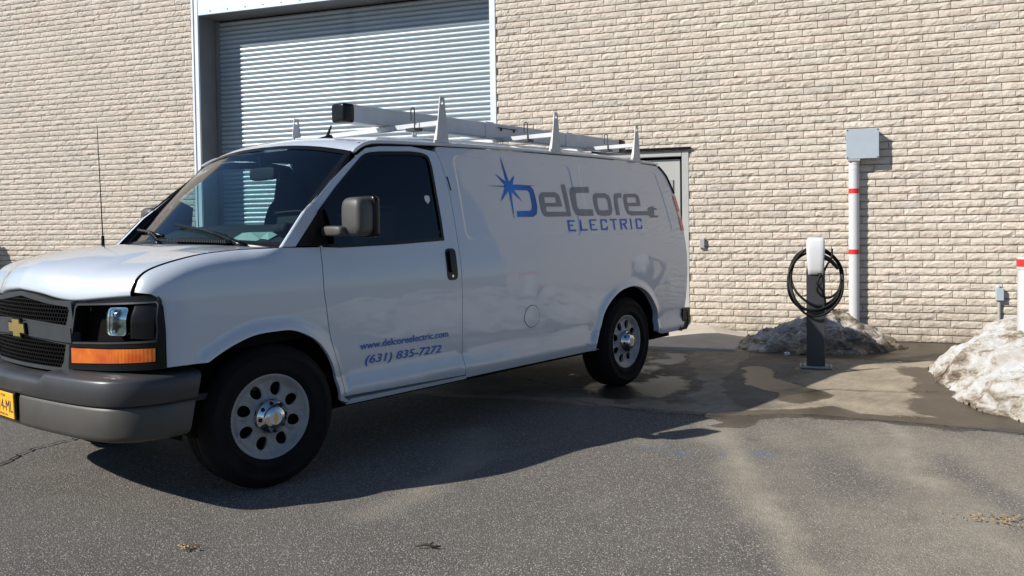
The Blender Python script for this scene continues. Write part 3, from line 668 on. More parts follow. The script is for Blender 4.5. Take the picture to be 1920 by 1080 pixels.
def rrect(x0, x1, z0, z1, r, n=5, sl=0.):
    out = []
    for cx, cz, a0 in ((x1-r, z0+r, -90), (x1-r, z1-r, 0), (x0+r, z1-r, 90), (x0+r, z0+r, 180)):
        for i in range(n+1):
            a = R(a0+90*i/n); px_, pz_ = cx+r*math.cos(a), cz+r*math.sin(a)
            out.append((px_+(sl*(z1-pz_)/(z1-z0) if px_ > (x0+x1)/2 else 0), pz_))
    return np.array(out)
REC = [rrect(1.50, 2.79, 1.238, 1.775, .05), rrect(2.92, 4.11, 1.255, 1.785, .06, sl=.12)]
def recess(x, z):
    P = np.c_[np.ravel(x), np.ravel(z)]; o = 0
    for r_ in REC: o = o+sst(.5+sdf(P, r_)/.014)
    return .0045*np.reshape(o, np.shape(x))
def Yb(x, z): return Ys(z)+.1*np.clip((-.45-x)/.25, 0, 9)**2
def Ybody(x, z): return Yb(x, z)+flare(x, z)
def Yrear(x, z): return Ybody(x, z)+recess(x, z)
HLs = None
FT = spline(np.array([(0, -.83, 1.045), (.2, -.815, 1.030), (.33, -.788, 1.008), (.44, -.758, 1.000), (.6, -.72, 1.012), (.72, -.69, 1.022), (.785, -.664, 1.026)]), 6)
GV = spline(np.array([(0, 0), (.014, .17), (.04, .37), (.1, .55), (.22, .71), (.42, .875), (.6, .945), (.75, .975), (1, 1)]), 8)
HLs = np.r_[np.c_[-.664+(.105+.664)*GV[:, 0], 1.026+(1.2195-1.026)*GV[:, 1]], [(.2, 1.2205), (.40, 1.221)]]
def Hl(x): return np.interp(x, HLs[:, 0], HLs[:, 1])
def Yfender(x, z):
    zt = Hl(x)+.0005; rz = .085; yb = Ybody(x, z)
    ry = np.maximum(.1-Yb(x, zt), .0)*sst((.12-x)/.25)
    u = np.clip((z-(zt-rz))/rz, 0, 1)
    return yb+ry*(1-np.sqrt(np.maximum(1-u*u, 0)))
def lifter(yf, side=1, off=0.):
    def L_(P):
        x, z = P[:, 0], P[:, 1]; y = yf(x, z)-off
        return np.c_[x, y if side > 0 else 2*YC-y, z]
    return L_
def inset(poly, d):
    P = np.asarray(poly, float); n = len(P)
    a = .5*np.sum(P[:, 0]*np.roll(P[:, 1], -1)-np.roll(P[:, 0], -1)*P[:, 1]); s = 1 if a > 0 else -1
    out = []
    for i in range(n):
        e1 = P[i]-P[i-1]; e2 = P[(i+1) % n]-P[i]
        n1 = np.array([-e1[1], e1[0]])/max(np.linalg.norm(e1), 1e-9); n2 = np.array([-e2[1], e2[0]])/max(np.linalg.norm(e2), 1e-9)
        m_ = n1+n2; l = np.linalg.norm(m_); m_ = m_/l if l > 1e-6 else n1
        out.append(P[i]+s*m_*d/max(m_@n1, .5))
    return np.array(out)
GUT = spline(D['gutter'], 8)
def zgut(x): return np.interp(x, GUT[:, 0], GUT[:, 1])

van = empty('cargo_van', (0, 0, 0))
tag(van, 'white cargo van with blue and grey lettering and a white roof rack', 'van')
PAINT = M['paint']; BLK = M['black_plastic']
doorf = spline(D['doorf'], 4)
door_rear = np.array([(1.427, .376), (1.415, .5), (1.410, .8), (1.410, 1.2), (1.405, 1.5), (1.390, 1.64), (1.372, 1.735), (1.345, 1.795)])
door_rear = spline(door_rear, 4)
dt = np.array(D['doortop']); dt[5:, 1] += .007; dt = dt[:-1]; dt = np.r_[dt, [(1.30, 1.826)]]
win = np.array(D['win']); glass_o = np.concatenate([[(.352, 1.405)], spline(win[1:5], 4), win[5:6], spline(win[5:9], 4)[1:], win[9:13], [(.352, 1.224)]])
REARX = np.array([(.30, 4.30), (.374, 4.33), (.56, 4.385), (.65, 4.405), (.8, 4.42), (1.03, 4.432), (1.263, 4.432), (1.417, 4.42), (1.577, 4.385), (1.755, 4.30), (1.80, 4.25), (1.846, 4.18), (1.87, 4.12)])
def xr(z): return np.interp(z, REARX[:, 0], REARX[:, 1])
dents = []
for side in (1, -1):
    fl = side < 0
    # front fender
    out = np.concatenate([FA, [(.468, .36), (.482, .372)], doorf[::-1], [(.11, 1.2195)], HLs[(HLs[:, 0] < .10) & (HLs[:, 0] > -.6625)][::-1], np.array(D['bez_side'])])
    ex = [np.c_[np.arange(-.66, .33, .022), Hl(np.arange(-.66, .33, .022))-k] for k in (.0025, .008, .016, .026, .038, .052, .068, .085, .11)]
    exf = [inset(np.r_[FA, FA[::-1]*[1, 1]+[0, .0]], 0)] if False else []
    cA = np.array([.03, .33])
    for k in (.02, .04, .06, .085): exf.append(cA+(FA-cA)*(1+k/np.linalg.norm(FA-cA, axis=1))[:, None])
    panel('fender', inset(out, .0025), [], lifter(Yfender, side), PAINT, van, .05, .02, ex+exf, fl)
    # roof pillar foot and the black corner before the door glass
    panel('a_pillar', inset(D['apil'], .001), [], lifter(lambda x, z: Yb(x, z)-.002, side), PAINT, van, .04, .03, (), fl)
    panel('sail_panel', [(.176, 1.2235), (.372, 1.2235), (.372, 1.432), (.338, 1.402)], [], lifter(Yb, side, .005), BLK, van, .04, .012, (), fl)
    # front door
    out = np.concatenate([doorf[::1], door_rear, dt[::-1][1:]])
    dr = panel('front_door', inset(out, .0028), [glass_o], lifter(Ybody, side), PAINT, van, .05, .025, exf, fl)
    panel('window_seal', inset(glass_o, -.010), [inset(glass_o, .010)], lifter(Yb, side, .003), BLK, dr, .04, .010, (), fl)
    panel('window', inset(glass_o, .004), [], lifter(Yb, side, -.008), M['tinted_glass'] if side > 0 else M['clear_glass'], dr, .08, 0, (), fl)
    h0 = rrect(1.278, 1.372, .985, 1.182, .03)
    hz = panel('handle_recess', h0, [], lifter(Yb, side, .003), BLK, dr, .04, .006, (), fl)
    panel('handle', rrect(1.30, 1.35, 1.035, 1.17, .02), [], lifter(Yb, side, .019), BLK, dr, .03, .018, (), fl)
    panel('lock', rrect(1.318, 1.334, 1.002, 1.018, .008), [], lifter(Yb, side, .0045), M['chrome'], dr, .03, .002, (), fl)
    # sill
    panel('sill', [(.462, .350), (1.440, .350), (1.440, .3705), (.490, .3775)], [], lifter(Ybody, side), PAINT, van, .05, .05, (), fl)
    # cargo side
    rz_ = np.array([.40, .56, .65, .8, 1.03, 1.263, 1.417, 1.577, 1.70, 1.755, 1.80, 1.838])
    rear = np.c_[xr(rz_), rz_]
    topx = np.arange(4.15, 1.36, -.12); top = np.c_[topx, zgut(topx)-.016]
    out = np.concatenate([[(1.432, .357), (2.985, .357)], RA, [(3.96, .375), (4.22, .372)], rear, top, [(1.353, 1.822)], door_rear[::-1][:-1]])
    ex = []
    for r_ in REC:
        rr = resample(r_, .022)
        for k in (-.012, -.006, 0, .006, .012): ex.append(inset(rr, k))
    cR = np.array([3.43, .33])
    for k in (.02, .04, .06, .085): ex.append(cR+(RA-cR)*(1+k/np.linalg.norm(RA-cR, axis=1))[:, None])
    sp_ = panel('side_panel', inset(out, .0015), [], lifter(Yrear, side), PAINT, van, .06, .05, ex, fl)
    if side > 0:
        near_side, near_door = sp_, dr
        c = np.array([(2.128+.083*math.cos(a), .688+.075*math.sin(a)) for a in np.linspace(0, 2*math.pi, 29)[:-1]])
        panel('fuel_door_gap', inset(c, -.004), [inset(c, .001)], lifter(Yb, 1, .0008), M['dark_liner'], sp_, .05, 0)
        panel('fuel_door', c, [], lifter(Yb, 1, .0022), PAINT, sp_, .05, .002)
        s0, s1 = np.array(D['slot']); panel('door_stop_slot', [s0, s0+[.012, 0], s1+[.012, 0], s1], [], lifter(Yb, 1, .002), BLK, sp_, .05, 0)
    # rear corner lamp
    for (z0, z1, mm, nm) in ((1.437, 1.577, 'red_lens', 'tail_light'), (1.385, 1.434, 'white_lens', 'reversing_light'), (1.262, 1.382, 'red_lens', 'tail_light')):
        zz_ = np.linspace(z0, z1, 5)
        poly = np.r_[np.c_[xr(zz_)-.046, zz_], np.c_[xr(zz_)+.004, zz_][::-1]]
        panel(nm, poly, [], lifter(Yb, side, .005), M[mm], van, .03, .03, (), fl)
    zz_ = np.linspace(1.60, 1.835, 9); pts = [(xr(a)+.002, (Ys(a)-.004) if side > 0 else 2*YC-(Ys(a)-.004), a) for a in zz_]
    MB().tube(pts, .009, 6).build('corner_seal', BLK, van, True)
    # drip rail
    gx = np.concatenate([GUT[GUT[:, 0] > .64][:, 0]]); gz_ = zgut(gx)
    gy = Ys(gz_)-.006
    MB().tube([(a, (b if side > 0 else 2*YC-b), c_) for a, b, c_ in zip(gx, gy, gz_)], .0125, 8).build('drip_rail', PAINT, van, True)

# roof
CR = spline(np.array([(.60, .070), (.66, .070), (.9, .060), (1.2, .085), (1.6, .10), (2.5, .105), (3.5, .10), (4.0, .08), (4.2, .06)]), 6)
tt = np.linspace(-1, 1, 41); rows = []
for X in np.concatenate([np.linspace(.66, 1.2, 16), np.linspace(1.26, 4.1, 40), [4.14, 4.18]]):
    k = sst((X-.66)/.5); g_ = zgut(X); hw = YC-(Ys(g_)+.0)
    x = X-.07*(1-tt**2)*(1-k)+.14*(1-np.abs(tt)**3.2)*sst((X-3.6)/.58); z = g_+np.interp(X, CR[:, 0], CR[:, 1])*(1-np.abs(tt)**2.4)
    rows.append(np.c_[x, YC+tt*hw, z])
rows = np.array(rows); roof = grid_obj('roof', rows, PAINT, van, True, True)
# rear end
rr = []
for z_ in (1.846, 1.83, 1.80, 1.755, 1.68, 1.577, 1.5, 1.417, 1.34, 1.263, 1.15, 1.03, .9, .8, .7, .56, .42, .36):
    hw = YC-Ys(z_)
    b = np.interp(z_, [.36, .6, 1.5, 1.846], [.16, .19, .18, .14]); cz = np.interp(z_, [1.577, 1.846], [0, .06*1])
    rr.append(np.c_[xr(z_)+b*(1-np.abs(tt)**3.2), YC+tt*hw, np.full(41, z_)+cz*(1-np.abs(tt)**2.4)])
rear_p = grid_obj('rear_doors', np.array(rr), PAINT, van, True, True)
MB().box(-.003, .004, YC-.006, YC+.006, .45, 1.75, at=(4.61, 0, 0)).build('door_gap', BLK, rear_p)
for k in (-1, 1):
    y0, y1 = sorted((YC+k*.12, YC+k*.60)); MB().box(4.56, 4.585, y0, y1, 1.25, 1.60, .006).build('rear_window', M['tinted_glass'], rear_p)
MB().box(4.61, 4.65, YC+.05, YC+.16, .98, 1.04, .008).build('handle', BLK, rear_p)

# hood
t2 = np.linspace(-1, 1, 61); at_ = np.abs(t2)*.785; fx = np.interp(at_, FT[:, 0], FT[:, 1]); fz = np.interp(at_, FT[:, 0], FT[:, 2])
rx = .105-.125*(1-t2**2); rz_ = 1.2195+.020*(1-t2**2)
vv = np.concatenate([np.linspace(0, .06, 9)[:-1], np.linspace(.06, .25, 10)[:-1], np.linspace(.25, 1, 20)])
H = []
for dv_, dz_ in ((.035, -.018), (.010, -.014), (.0, -.006)): H.append(np.c_[fx+dv_+.002, YC+t2*.783, fz+dz_])
for v_ in vv:
    g_ = np.interp(v_, GV[:, 0], GV[:, 1]); dome = .008*sst((.66-np.abs(t2))/.12)*sst(v_/.25)*sst((1.05-v_)/.3)
    H.append(np.c_[fx+(rx-fx)*v_, YC+t2*(.783), fz+(rz_-fz)*g_+dome])
H.append(H[-1]-[[0, 0, .02]])
hood = grid_obj('hood', np.array(H), PAINT, van, True, True)
# hood line seam: dark trough between hood and fender
HP = np.array(H)[4:-1, 0, :]
MB().tube([(a+.0, .1005, c_-.013) for a, b, c_ in HP], .006, 6).build('hood_seam', M['dark_liner'], van, True)
MB().tube([(a, 2*YC-.1005, c_-.013) for a, b, c_ in HP], .006, 6).build('hood_seam', M['dark_liner'], van, True)

# windshield, its seals, the cowl
def wsp(t_, v_):
    t_ = np.asarray(t_, float); v_ = np.asarray(v_, float); q = 1-t_**2
    hw = YC-Ys(zgut(.66))
    B = np.stack([.135-.115*q, YC+t_*.842, 1.214+.022*q], -1); T = np.stack([.655-.07*q, YC+t_*(hw-.004), zgut(.66)+.070*(1-np.abs(t_)**2.4)-.006], -1)
    P = B+(T-B)*v_[..., None]; bl = .022*np.sin(np.pi*v_)*(1-.6*t_**4)
    return P+bl[..., None]*np.array([-.66, 0, .75])
def wsgrid(name, t0, t1, v0, v1, n, m_, mt, off, par, thick=0):
    T_, V_ = np.meshgrid(np.linspace(t0, t1, n), np.linspace(v0, v1, m_)); return grid_obj(name, wsp(T_, V_)+off*np.array([-.66, 0, .75]), mt, par, True, True)
ws = wsgrid('windshield', -.985, .985, .01, .992, 41, 24, M['windshield_glass'], 0, van)
for a, b, c_, d_ in ((-1.0, -.955, 0, 1), (.955, 1.0, 0, 1), (-.96, .96, .962, 1.0), (-.96, .96, 0, .045)): wsgrid('windshield_seal', a, b, c_, d_, 9 if abs(a-b) < .1 else 31, 24 if d_-c_ > .5 else 3, BLK, .004, ws)
for k in (-1, 1):   # seal between glass edge and door frame / drip rail
    v_ = np.linspace(0, 1, 18); E1 = wsp(np.full(18, k*.99), v_)
    Q = np.array([D['apil'][0], D['apil'][4], D['doortop'][1], D['doortop'][2], D['doortop'][3], (.652, 1.757)], float); Q = spline(Q, 6)
    sq = np.concatenate([[0], np.cumsum(np.hypot(*np.diff(Q, axis=0).T))]); qx = np.interp(v_*sq[-1], sq, Q[:, 0]); qz = np.interp(v_*sq[-1], sq, Q[:, 1])
    y = Ys(qz)+.004; E2 = np.c_[qx, y if k < 0 else 2*YC-y, qz]
    grid_obj('pillar_seal', np.array([E1, (E1+E2)/2+np.array([-.004, 0, .003]), E2]), BLK, van, True, k < 0)
cw = []
for k, (dx_, dz_) in enumerate(((0.002, -.012), (.02, -.004), (.05, .0), (.09, .004), (.13, .0))):
    f_ = k/4; P1 = np.c_[rx+.004, YC+t2*.785, rz_-.014]; P2 = wsp(np.clip(t2*.985, -1, 1), np.full(61, .02)); cw.append(P1+(P2-P1)*f_+np.c_[0*t2, 0*t2, .030*math.sin(f_*math.pi)*(1-t2**4)])
cowl = grid_obj('cowl', np.array(cw), BLK, van, True, True)
mb = MB()
for i in range(36):
    y_ = .36+i*.014; P1 = wsp(np.array([(y_-YC)/.842]), np.array([.02]))[0]; mb.box(P1[0]-.09, P1[0]-.01, y_, y_+.006, P1[2]+.004, P1[2]+.022)
mb.build('cowl_grille', M['grille_grey'], cowl)
def wiper(y0, y1):
    k0 = wsp(np.array([(y0-YC)/.842]), np.array([-.04]))[0]+[-.02, 0, .02]; e = wsp(np.array([(y1-YC)/.842]), np.array([.10]))[0]+[-.02, 0, .025]; mid = (k0+e)/2+[-.02, 0, .02]
    o = MB().tube([k0, k0*.7+mid*.3, mid, e], [.020, .017, .013, .009], 6).build('wiper', BLK, van, True)
    b0 = wsp(np.array([(y1-.26-YC)/.842]), np.array([.05]))[0]; b1 = wsp(np.array([(y1+.30-YC)/.842]), np.array([.15]))[0]; n_ = np.array([-.014, 0, .018])
    MB().tube([b0+n_, (b0+b1)/2+n_*1.3, b1+n_], .010, 6).build('blade', BLK, o, True)
    MB().lathe([(.024, 0), (.024, .03), (.014, .04), (0, .042)], 12, 'z', tuple(k0-[0, 0, .03])).build('pivot', BLK, o)
wiper(.26, .72); wiper(1.02, 1.34)

# front end: lamp surrounds
PL = np.array([(-.785, .44), (-.772, .36), (-.735, .20), (-.70, .11), (-.66, .045), (-.62, .005), (-.575, -.018), (-.50, -.03)])
PLs = spline(PL, 10); SPL = np.concatenate([[0], np.cumsum(np.hypot(*np.diff(PLs, axis=0).T))])
def bzl(side, off=0., x_=0):
    def L_(P):
        a = P[:, 0]; x = np.interp(a, SPL, PLs[:, 0]); y = np.interp(a, SPL, PLs[:, 1])
        x = np.where(a < 0, PLs[0, 0]+a*.15, x); y = np.where(a < 0, PLs[0, 1]-a, y)
        e = .004; tx = np.interp(a+e, SPL, PLs[:, 0])-np.interp(a-e, SPL, PLs[:, 0]); ty = np.interp(a+e, SPL, PLs[:, 1])-np.interp(a-e, SPL, PLs[:, 1])
        tx = np.where(a < e, .15, tx); ty = np.where(a < e, -1., ty); l = np.hypot(tx, ty)
        x = x+ty/l*off; y = y-tx/l*off
        x = x+.030*sst((P[:, 1]-.90)/.12)*sst((a-.10)/.25)*sst((.53-a)/.06)
        return np.c_[x, y if side > 0 else 2*YC-y, P[:, 1]]
    return L_
bo = np.array([(-.02, .672), (.533, .688), (.534, .86), (.527, .969), (.51, 1.004), (.478, 1.022), (.387, 1.020), (.30, 1.008), (.216, .998), (.084, .985), (.05, .984), (-.005, .80)])
op = np.array([(.012, .800), (.492, .818), (.497, .86), (.492, .975), (.478, .988), (.07, .974), (.055, .960)])
sg = np.array([(.004, .698), (.494, .720), (.495, .788), (.004, .776)])
SPn = lambda l: l
for side in (1, -1):
    fl = side < 0
    bz = panel('headlight_surround', bo, [op, sg], bzl(side), M['black_plastic'], van, .035, .06, (), fl, .02)
    panel('bezel_lip', inset(op, -.007), [inset(op, .001)], bzl(side, .004), M['grille_grey'], bz, .03, .006, (), fl, .02)
    panel('lamp_bucket', inset(op, -.004), [], bzl(side, -.075), M['dark_liner'], bz, .04, 0, (), fl)
    # black blank outboard of the lamp, bulging forward
    def blank(P, s_=side):
        o = -.058+.052*sst((P[:, 0]-.335)/.05)
        A_ = bzl(s_, 0.)(P); B_ = bzl(s_, 1.)(P); return A_+(B_-A_)*o[:, None]
    panel('lamp_blank', np.array([(.338, .832), (.487, .822), (.489, .972), (.475, .982), (.338, .974)]), [], blank, BLK, bz, .02, .03, (), fl)
    lm = panel('headlight', rrect(.236, .345, .838, .966, .018), [], bzl(side, -.022), M['lamp'], bz, .02, .05, (), fl)
    panel('lens', rrect(.238, .343, .840, .964, .018), [], bzl(side, -.014), M['clear_glass'], lm, .03, .0, (), fl)
    ts_ = panel('turn_signal', inset(sg, .004), [], bzl(side, .001), M['amber'], bz, .02, .03, (), fl)

# grille
def grl(off=0.):
    def L_(P): y = P[:, 0]; return np.c_[-.82+.2*(y-YC)**2-off, y, P[:, 1]]
    return L_
gw_ = .425
def gpoly(y0, z0, y1, z1): return np.array([(YC-y0, z0), (YC+y0, z0), (YC+y1, z1), (YC-y1, z1)])
gout = np.array([(YC-.45, .655), (YC+.45, .655), (YC+.475, .80), (YC+.450, .985), (YC+.30, .990), (YC+.15, 1.014), (YC, 1.026), (YC-.15, 1.014), (YC-.30, .990), (YC-.450, .985), (YC-.475, .80)])
gup = np.array([(YC-.41, .874), (YC-.2, .884), (YC, .890), (YC+.2, .884), (YC+.41, .874), (YC+.435, .945), (YC+.425, .962), (YC+.25, .974), (YC, 1.003), (YC-.25, .974), (YC-.425, .962), (YC-.435, .945)])
glo = np.array([(YC-.36, .672), (YC+.36, .672), (YC+.385, .70), (YC+.405, .784), (YC+.2, .796), (YC, .802), (YC-.2, .796), (YC-.405, .784), (YC-.385, .70)])
gr = panel('grille', gout, [gup, glo], grl(.0), M['grille_grey'], van, .04, .03, (), True)
panel('grille_bar', np.array([(YC-.468, .796), (YC-.2, .808), (YC, .813), (YC+.2, .808), (YC+.468, .796), (YC+.462, .863), (YC+.2, .875), (YC, .880), (YC-.2, .875), (YC-.462, .863)]), [], grl(.014), M['grille_grey'], gr, .05, .02, (), True)
panel('grille_back', inset(gout, .01), [], grl(-.05), M['dark_liner'], gr, .08, 0, (), True)
mb = MB(); c = .0128
for poly in (gup, glo):
    lo, hi = poly.min(0), poly.max(0); j = 0; z_ = lo[1]-c
    ins = inset(poly, -.006)
    while z_ < hi[1]+c:
        y_ = lo[0]-c+(j % 2)*c*.866*1
        while y_ < hi[0]+c:
            hexp = [(y_+c*.866*0, z_+c)]
            segs = (((y_, z_+c), (y_+c*.866, z_+c*.5)), ((y_+c*.866, z_+c*.5), (y_+c*.866, z_-c*.5)), ((y_, z_+c), (y_-c*.866, z_+c*.5)))
            for a, b in segs:
                if inpoly([((a[0]+b[0])/2, (a[1]+b[1])/2)], ins)[0]:
                    d_ = np.array(b)-np.array(a); d_ /= np.linalg.norm(d_); nr = np.array([-d_[1], d_[0]])*.0019
                    q4 = [np.array(a)+nr, np.array(b)+nr, np.array(b)-nr, np.array(a)-nr]
                    A3 = [tuple(grl(-.004)(np.array([k_]))[0]) for k_ in q4]; B3 = [tuple(grl(-.022)(np.array([k_]))[0]) for k_ in q4]
                    mb.add(A3+B3, [(3, 2, 1, 0), (0, 1, 5, 4), (2, 3, 7, 6)])
            y_ += c*1.732
        z_ += c*1.5; j += 1
mb.build('grille_mesh', BLK, gr)
bt = np.array([(-.093, -.021), (-.043, -.021), (-.049, -.041), (.033, -.041), (.037, -.021), (.085, -.021), (.093, .021), (.043, .021), (.049, .041), (-.033, .041), (-.037, .021), (-.085, .021)])
em = panel('emblem', bt*[1, 1]+[YC, .845], [], grl(.030), M['gold'], gr, .05, .016, (), True)
panel('emblem_rim', inset(bt, -.007)+[YC, .845], [inset(bt, .001)+[YC, .845]], grl(.027), BLK, em, .05, .014, (), True)

# front bumper, swept along its plan curve
BPn = np.array([(-.40, -.036), (-.50, -.038), (-.60, -.032), (-.69, -.004), (-.76, .05), (-.805, .13), (-.838, .28), (-.862, .50), (-.877, .72), (-.880, YC)])
BPs = spline(BPn, 6); BPs = np.r_[BPs, np.c_[BPs[:-1, 0], 2*YC-BPs[:-1, 1]][::-1]]
def sweep(name, prof, mt, par, notch=True, sel=None):
    P = BPs if sel is None else BPs[sel]; tg = np.gradient(P, axis=0); tg /= np.linalg.norm(tg, axis=1, keepdims=True); nr = np.c_[-tg[:, 1], tg[:, 0]]*-1
    nr = np.c_[tg[:, 1]*-1, tg[:, 0]]; cpt = np.array([1.5, YC]); s_ = np.sign(np.sum(nr*(P-cpt), 1)); nr *= s_[:, None]
    rows_ = []
    for (o_, z_) in prof:
        q = P+nr*o_; zz_ = np.full(len(P), z_)
        if notch and z_ > .62: zz_ = zz_-.030*sst((.345-np.abs(P[:, 1]-YC))/.03)
        sl = np.clip((-.42-0*P[:, 0]), -9, 9); e_ = np.clip((P[:, 0]+.62)/.2, 0, 1)
        rows_.append(np.c_[q[:, 0]-.07*e_*np.clip((.69-z_)/.33, 0, 1), q[:, 1], zz_])
    return grid_obj(name, np.array(rows_), mt, par, True, True)
bump = sweep('front_bumper', [(-.22, .375), (-.10, .365), (-.03, .369), (-.006, .382), (.0, .402), (.0, .515), (-.004, .526), (-.012, .531)], noisy('bumper_lower', (.048, .045, .04), (.072, .066, .058), 4, .5, bump=.08, bscale=200), van, False)
up_ = sweep('bumper_top', [(-.012, .533), (.004, .535), (.010, .542), (.012, .60), (.010, .640), (.002, .652), (-.02, .660), (-.09, .670), (-.17, .672)], M['bumper_grey'], bump)
mb = MB().box(-.004, .004, -.150, .150, -.062, .062, .002); pl = mb.build('licence_plate', M['plate_yellow'], bump); pl.location = (-.895, .955, .470); pl.rotation_euler = (0, R(-2), R(-1))
MB().box(.005, .012, -.158, .158, -.070, .070, .002).build('plate_holder', BLK, pl)
def text_mesh(txt, name, mt, parent, mapper, shear=0., bold=0.):
    cu = bpy.data.curves.new(name, 'FONT'); cu.body = txt; cu.size = 1; cu.shear = shear; cu.resolution_u = 3; cu.offset = bold
    ob = bpy.data.objects.new(name, cu); COL.objects.link(ob); dg = bpy.context.evaluated_depsgraph_get(); dg.update()
    me = bpy.data.meshes.new_from_object(ob.evaluated_get(dg)); P = np.array([tuple(q_.co) for q_ in me.vertices]); bpy.data.objects.remove(ob)
    lo, hi = P.min(0), P.max(0); uv = np.c_[(P[:, 0]-lo[0])/(hi[0]-lo[0]), (P[:, 1])/.729]
    Q = mapper(uv); F_ = [tuple(p_.vertices) for p_ in me.polygons]; par = list(range(len(Q)))
    def find(i):
        while par[i] != i: par[i] = par[par[i]]; i = par[i]
        return i
    for f_ in F_:
        for j in f_[1:]: par[find(j)] = find(f_[0])
    groups = {}
    for f_ in F_: groups.setdefault(find(f_[0]), []).append(f_)
    for g_ in groups.values():            # each printed character is its own piece
        ids = sorted({i for f_ in g_ for i in f_}); mp = {i: k for k, i in enumerate(ids)}
        mobj(name, Q[ids], [tuple(mp[i] for i in f_) for f_ in g_], mt, parent)
text_mesh('50414-ML', 'plate_digit', M['plate_ink'], pl, lambda uv: np.c_[np.full(len(uv), -.0052), .142-uv[:, 0]*.284, -.030+uv[:, 1]*.060])
text_mesh('NEW YORK', 'plate_letter', M['plate_ink'], pl, lambda uv: np.c_[np.full(len(uv), -.0052), .06-uv[:, 0]*.12, .040+uv[:, 1]*.013])
text_mesh('COMMERCIAL', 'plate_letter', M['plate_ink'], pl, lambda uv: np.c_[np.full(len(uv), -.0052), .08-uv[:, 0]*.16, -.053+uv[:, 1]*.012])
# rear bumper
rb_ = []
for (o_, z_) in ((-.10, .39), (-.01, .385), (.03, .41), (.04, .47), (.03, .535), (-.01, .555), (-.10, .556)):
    bt_ = np.linspace(-1.03, 1.03, 33); rb_.append(np.c_[4.375+o_+.26*(1-np.abs(bt_/1.03)**3.4), YC+bt_*.90, np.full(33, z_)])
grid_obj('rear_bumper', np.array(rb_), BLK, van, True, False)
# underbody, wheel wells
MB().box(-.36, 4.32, .10, 2*YC-.10, .31, .50).build('underbody', M['dark_liner'], van)
for cx in (.0, 3.43):
    for side in (1, -1):
        mb = MB(); n = 24; v = []; Yw = (lambda y: y) if side > 0 else (lambda y: 2*YC-y); rad = .47 if cx == 0 else .50
        for y_ in (.03, .34): v += [(cx+rad*math.cos(a), Yw(y_), .37+rad*math.sin(a)) for a in np.linspace(-.09, math.pi+.09, n)]
        v.append((cx, Yw(.34), .37)); mb.add(v, [(i, i+1, n+i+1, n+i) for i in range(n-1)]+[(2*n, n+i, n+i+1) for i in range(n-1)])
        mb.build('wheel_well', M['dark_liner'], van)
# inner skins so that gaps read dark and the cab is closed
for side in (1, -1):
    fl = side < 0
    panel('inner_skin', np.array([(-.52, .72), (.45, .75), (.50, .42), (2.95, .42), (3.0, .75), (3.5, .87), (3.85, .75), (3.95, .45), (4.3, .45), (4.36, 1.5), (4.15, 1.78), (.80, 1.765), (.70, 1.72), (.20, 1.21), (-.5, 1.0)]), [inset(glass_o, -.012)], lifter(Yb, side, -.045), M['dark_liner'], van, .12, 0, (), fl)
MB().box(1.36, 1.39, .16, 2*YC-.16, .5, 1.80).build('bulkhead', M['interior_dark'], van)
MB().box(-.45, 4.3, .06, 2*YC-.06, .50, .53).build('floor_pan', M['interior_dark'], van)
MB().box(-.50, -.02, .12, 2*YC-.12, .60, .98).build('engine_block', M['dark_liner'], van)
MB().box(.75, 1.36, .16, 2*YC-.16, 1.80, 1.815).build('headliner', M['interior_dark'], van)
for side in (1, -1):
    panel('pillar_trim', np.array([(.17, 1.19), (.545, 1.19), (.545, 1.47), (.44, 1.52)]), [], lifter(Yb, side, -.10), M['interior_dark'], van, .1, .02, (), side < 0)
    panel('bumper_end', np.array([(4.245, .372), (4.40, .372), (4.455, .42), (4.465, .548), (4.45, .565), (4.335, .565), (4.318, .45)]), [], lifter(lambda x, z: Ys(.56)+.0*x, side, .014), BLK, van, .05, .05, (), side < 0)
# dashboard, wheel, seats, mirror
prof = [(.13, 1.195), (.25, 1.265), (.40, 1.325), (.52, 1.345), (.60, 1.325), (.63, 1.22), (.60, .90)]
dash = grid_obj('dashboard', np.array([[(a, y_, b-.02*(abs(y_-YC)/.8)**4) for y_ in np.linspace(.08, 2*YC-.08, 17)] for a, b in prof]), M['dash_grey'], van, True, True)
a_ = np.linspace(0, 2*math.pi, 29)[:-1]; rot = Matrix.Rotation(R(-62), 3, 'Y')
MB().tube([tuple(rot @ Vector((.19*math.cos(q_), .19*math.sin(q_), 0))+Vector((.74, .44, 1.22))) for q_ in a_], .015, 8, True).tube([(.56, .44, 1.12), (.74, .44, 1.22)], .035, 8).build('steering_wheel', M['interior_dark'], van, True)
def rbox(mb, c, h, e=.3, n=16, m_=24, rot=None):
    v = []; f = []
    sg_ = lambda a, p: math.copysign(abs(a)**p, a)
    for i in range(n+1):
        ph = -math.pi/2+math.pi*i/n
        for j in range(m_):
            th = 2*math.pi*j/m_; q = Vector((h[0]*sg_(math.cos(ph), e)*sg_(math.cos(th), e), h[1]*sg_(math.cos(ph), e)*sg_(math.sin(th), e), h[2]*sg_(math.sin(ph), e)))
            if rot is not None: q = rot @ q
            v.append((q[0]+c[0], q[1]+c[1], q[2]+c[2]))
    for i in range(n):
        for j in range(m_): f.append((i*m_+j, i*m_+(j+1) % m_, (i+1)*m_+(j+1) % m_, (i+1)*m_+j))
    return mb.add(v, f)
for yy in (.44, 1.33):
    st_ = rbox(MB(), (.92, yy, .78), (.26, .25, .10), .4).build('seat', M['seat_grey'], van, True)
    rbox(MB(), (1.10, yy, 1.18), (.09, .25, .36), .4, rot=Matrix.Rotation(R(12), 3, 'Y')).build('backrest', M['seat_grey'], st_, True)
    rbox(MB(), (1.14, yy, 1.57), (.05, .15, .09), .5).build('headrest', M['seat_grey'], st_, True)
rm = rbox(MB(), (.60, YC, 1.66), (.02, .13, .04), .4).build('rear_view_mirror', M['interior_dark'], van, True)
